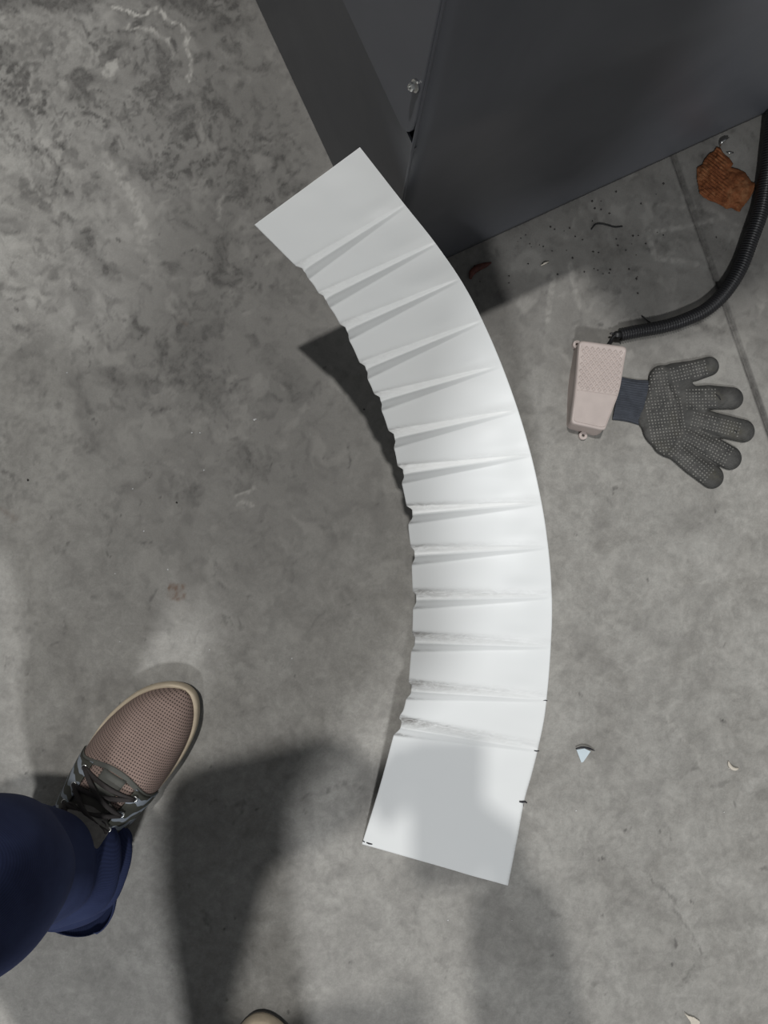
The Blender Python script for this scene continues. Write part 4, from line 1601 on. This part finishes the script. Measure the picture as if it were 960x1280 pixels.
def person():
    base = Vector(((L_HEEL.x + R_HEEL.x) / 2, (L_HEEL.y + R_HEEL.y) / 2, 0))
    t = thing('person', 'person in dark blue jeans and taupe mesh sneakers standing at the lower left', 'person', tuple(base))
    off = tuple(base)
    build_shoe(t, L_HEEL, L_ANG, False, 'taupe mesh sneaker with striped grey sides, toe pointing up and right')
    build_shoe(t, R_HEEL, R_ANG, True, 'sneaker of which only the toe tip shows')

    # body, one continuous skin
    b = MB()
    b.ball(HEAD, (0.076, 0.098, 0.115))
    b.capsule(HEAD + Vector((0, 0.045, -0.075)), HEAD + Vector((0, 0.05, -0.08)), 0.042, 0.040)
    nose = HEAD + Vector((0.0, 0.097, -0.018))
    b.chain([HEAD + Vector((0, 0.092, 0.02)), nose + Vector((0, 0.018, -0.022))], [0.010, 0.014])
    for s in (-1, 1):
        b.ball(HEAD + Vector((s * 0.080, -0.005, -0.01)), (0.010, 0.022, 0.034))
        b.ball(HEAD + Vector((s * 0.031, 0.084, 0.008)), (0.014, 0.012, 0.010))
    b.chain([HEAD + Vector((-0.022, 0.098, -0.062)), HEAD + Vector((0.022, 0.098, -0.062))], [0.008, 0.008])
    b.chain([CHEST + Vector((0, 0, 0.10)), NECK, HEAD + Vector((0, -0.02, -0.05))], [0.065, 0.056, 0.054])
    b.chain([HIP_C, (HIP_C + CHEST) / 2, CHEST], [0.105, 0.11, 0.13])
    for sh, el, wr in ((L_SH, L_EL, L_WR), (R_SH, R_EL, R_WR)):
        b.chain([CHEST + Vector((0, 0, 0.06)), sh], [0.08, 0.055])
        b.chain([sh, el, wr], [0.048, 0.038, 0.025])
    for hip, kn, an in ((L_HIP, L_KNEE, L_ANK), (R_HIP, R_KNEE, R_ANK)):
        b.chain([HIP_C, hip, kn, an], [0.09, 0.062, 0.046, 0.034])
    for an, dr in ((L_ANK, SHOE_DIR), (R_ANK, R_DIR)):
        b.chain([an, an + Vector((0, 0, -0.045)) - dr * 0.015], [0.036, 0.027])
        b.chain([an + Vector((0, 0, -0.035)), an + dr * 0.09 + Vector((0, 0, -0.055))], [0.033, 0.020])
    # hands: palm and four fingers under and beside the phone, thumb on its face
    for s, wr in ((-1, L_WR), (1, R_WR)):
        hy = 0.062 if s < 0 else 0.0
        tip = Vector((s * 0.070, -0.085 + hy, 1.024))
        b.chain([wr, wr.lerp(tip, 0.5), tip], [0.026, 0.025, 0.019])
        for k in range(4):
            y = -0.118 + hy + k * 0.0185 + (0.004 if s > 0 else 0)
            ln = (0.85, 1.0, 1.03, 0.93)[k]
            root = Vector((s * 0.058 + 0.004, y - 0.012, 1.0125))
            m1 = Vector((s * (0.050 - 0.006 * ln), y + 0.002, 1.0105))
            m2 = Vector((s * (0.036 - 0.012 * ln), y + 0.004, 1.0092))
            e = Vector((s * (0.024 - 0.014 * ln), y + 0.004, 1.0094))
            b.chain([tip.lerp(root, 0.4), root, m1, m2, e], [0.0105, 0.0086, 0.0078, 0.0072, 0.0066], 10)
        b.chain([wr.lerp(tip, 0.6) + Vector((-s * 0.006, 0.0, 0.012)), Vector((s * 0.050, -0.088 + hy, 1.046)), Vector((s * 0.036, -0.066 + hy, 1.047)), Vector((s * 0.022, -0.052 + hy, 1.0445))], [0.014, 0.0115, 0.0095, 0.0085], 10)
    o = b.build('body', M['skin'], t, True, off)
    rm = o.modifiers.new('fuse', 'REMESH')
    rm.mode = 'VOXEL'
    rm.voxel_size = 0.0040
    rm.use_smooth_shade = True
    sm = o.modifiers.new('soften', 'SMOOTH')
    sm.factor = 0.5
    sm.iterations = 2
    # hair
    h = MB()
    h.ball(HEAD + Vector((0, -0.018, 0.022)), (0.086, 0.104, 0.108), 28)
    o = h.build('hair', M['hair'], t, True, off)
    bm = bmesh.new()
    bm.from_mesh(o.data)
    bmesh.ops.delete(bm, geom=[v for v in bm.verts if (v.co + base - HEAD).y > 0.060 - 0.0 and (v.co + base - HEAD).z < 0.06 or (v.co + base - HEAD).z < -0.055], context='VERTS')
    bm.to_mesh(o.data)
    bm.free()
    so = o.modifiers.new('solid', 'SOLIDIFY')
    so.thickness = 0.006
    # jacket
    j = MB()
    j.chain([HIP_C + Vector((0, 0.015, 0.05)), (HIP_C + CHEST) / 2 + Vector((0, -0.01, 0)), CHEST], [0.145, 0.145, 0.150], 24)
    j.chain([L_HIP + Vector((0.03, 0.015, 0.11)), R_HIP + Vector((-0.03, 0.015, 0.11))], [0.112, 0.112], 24)
    j.chain([CHEST + Vector((0, 0.0, 0.08)), NECK + Vector((0, -0.01, -0.03))], [0.11, 0.070], 24)
    for sh, el, wr in ((L_SH, L_EL, L_WR), (R_SH, R_EL, R_WR)):
        j.chain([CHEST + Vector((0, 0, 0.05)), sh], [0.12, 0.078], 20)
        j.chain([sh, el, el.lerp(wr, 0.86)], [0.076, 0.066, 0.052], 20)
    o = j.build('shirt', M['shirt'], t, True, off)
    rm = o.modifiers.new('fuse', 'REMESH')
    rm.mode = 'VOXEL'
    rm.voxel_size = 0.008
    rm.use_smooth_shade = True
    sm = o.modifiers.new('soften', 'SMOOTH')
    sm.factor = 0.5
    sm.iterations = 3

    # jeans: two wrinkled legs and the seat
    mbj = MB()
    SEG = 128
    c1 = P(82, 1084, 0.080)
    c2 = P(6, 1084, 0.20)
    c3 = P(-46, 1112, 0.335)

    def wr_left(s, a):
        # a: 0 along +x (right in the picture), pi/2 about +y (towards the toe)
        z = s
        low = max(0.0, 1 - s / 0.24)
        w = 0.0
        # stacked folds that sag round the shin, deepest at the front and right
        front = 0.55 + 0.45 * math.cos(a - 0.55)
        for (zc, amp, wd, tilt) in ((0.020, 0.007, 0.014, 0.008), (0.052, 0.011, 0.012, 0.012), (0.084, 0.012, 0.013, -0.010), (0.122, 0.014, 0.016, 0.014), (0.172, 0.012, 0.024, 0.022)):
            zz = s - zc - tilt * math.sin(a + 0.4) - 0.006 * math.sin(2 * a + zc * 60)
            w += amp * front * (math.exp(-(zz / wd) ** 2) - 0.75 * math.exp(-((zz - wd * 1.35) / (wd * 0.7)) ** 2))
        w += 0.006 * math.sin(3 * a + 9 * s) * low + 0.0035 * math.sin(5 * a - 14 * s + 1) * (0.4 + low)
        # hem kicks out over the shoe, drops at the back right
        w += 0.006 * math.exp(-(s / 0.02) ** 2)
        da_ = (a + 1.75 + math.pi) % (2 * math.pi) - math.pi
        w += 0.034 * math.exp(-(da_ / 0.95) ** 2) * math.exp(-(s / 0.10) ** 2)
        return w
    ringsL = leg_tube(mbj, [c1 + Vector((-0.004, -0.006, -0.03)), c1, c2, c3, L_KNEE, (L_KNEE + L_HIP) / 2 + Vector((0, 0.01, 0.005)), L_HIP], [0.058, 0.060, 0.067, 0.078, 0.084, 0.083, 0.100], SEG, 260, wr_left)
    # hem line lifts over the instep and hangs low at the heel
    for i in range(0, 40):
        f = (1 - i / 40) ** 2
        for k, p in enumerate(ringsL[i]):
            a = 2 * math.pi * k / SEG
            up_ = math.cos(a - 0.95)
            p.z += f * (0.030 * up_ - 0.002)
            p.z = max(p.z, 0.004)
    mbj.loft(ringsL, False)

    def wr_right(s, a):
        return 0.006 * math.sin(3 * a + 9 * s) + 0.008 * math.sin(40 * s + a) * max(0, 1 - s / 0.3)
    ra = R_ANK - R_DIR * 0.015
    ringsR = leg_tube(mbj, [ra + Vector((0, 0, -0.05)), ra + Vector((0, 0, 0.05)), (ra + R_KNEE) / 2 + Vector((0, -0.01, 0)), R_KNEE, (R_KNEE + R_HIP) / 2 + Vector((0, 0.01, 0)), R_HIP], [0.072, 0.070, 0.074, 0.078, 0.084, 0.100], 64, 120, wr_right)
    mbj.loft(ringsR, False)
    seat = MB().chain([L_HIP + Vector((0.01, 0, 0.03)), R_HIP + Vector((-0.01, 0, 0.03))], [0.104, 0.104], 32)
    seat.chain([HIP_C + Vector((0, -0.005, -0.02)), HIP_C + Vector((0, 0.03, 0.06))], [0.120, 0.115], 32)
    mbj.add(seat.v, seat.f)
    o = mbj.build('jeans', M['denim'], t, True, off)
    fix_normals(o)
    so = o.modifiers.new('solid', 'SOLIDIFY')
    so.thickness = 0.0022
    # double row of pale stitching along the hem at the back right
    st = MB()
    for row in (14, 21):
        for k in range(SEG):
            a = 2 * math.pi * k / SEG
            if k % 2 or not (-2.6 < ((a + math.pi) % (2 * math.pi)) - math.pi < -0.2):
                continue
            p, q = ringsL[row][k], ringsL[row][(k + 1) % SEG]
            cc = sum((Vector(x) for x in ringsL[row]), Vector()) / SEG
            n = (p - cc).normalized() * 0.0040
            st.tube([p + n, (p + q) / 2 + n * 1.2, q + n], 0.0010, 5)
    s_o = st.build('hem_stitching', M['stitch'], o)
    s_o.location = -base
    s_o['kind'] = 'stuff'
    # sock between shoe and hem
    k = MB()
    k.chain([L_ANK + Vector((-0.012, 0.004, 0.05)), L_ANK + Vector((0, 0, 0)), L_ANK + SHOE_DIR * 0.03 + Vector((0, 0, -0.015))], [0.039, 0.039, 0.034], 24)
    k.build('sock', M['sock'], t, True, off)


person()


def phone():
    t = thing('phone', 'phone held level in both hands a metre above the floor', 'phone', (0.008, -0.058, 1.0290))
    w, l, h = 0.076, 0.160, 0.0085
    pts = round_poly([(-w / 2, -l / 2), (w / 2, -l / 2), (w / 2, l / 2), (-w / 2, l / 2)], 0.010)

    def rg(s, z):
        return [Vector((p.x * s, p.y * s, z)) for p in pts]
    o = MB().loft([rg(0.96, -h / 2), rg(1, -h / 2 + 0.0015), rg(1, h / 2 - 0.0015), rg(0.96, h / 2)]).build('phone_body', M['phone'], t)
    fix_normals(o)
    o = MB().prism([(p.x * 0.94, p.y * 0.97) for p in pts], h / 2, h / 2 + 0.0003).build('screen', M['phone'], t, False)
    n = 20
    rings = [[Vector((r * math.cos(6.283 * k / n), 0.055 + r * math.sin(6.283 * k / n), z)) for k in range(n)] for r, z in ((0.008, -h / 2), (0.008, -h / 2 - 0.0015), (0.006, -h / 2 - 0.0015), (0.006, -h / 2 - 0.0005))]
    MB().loft(rings).build('lens_ring', M['steel'], t)


phone()
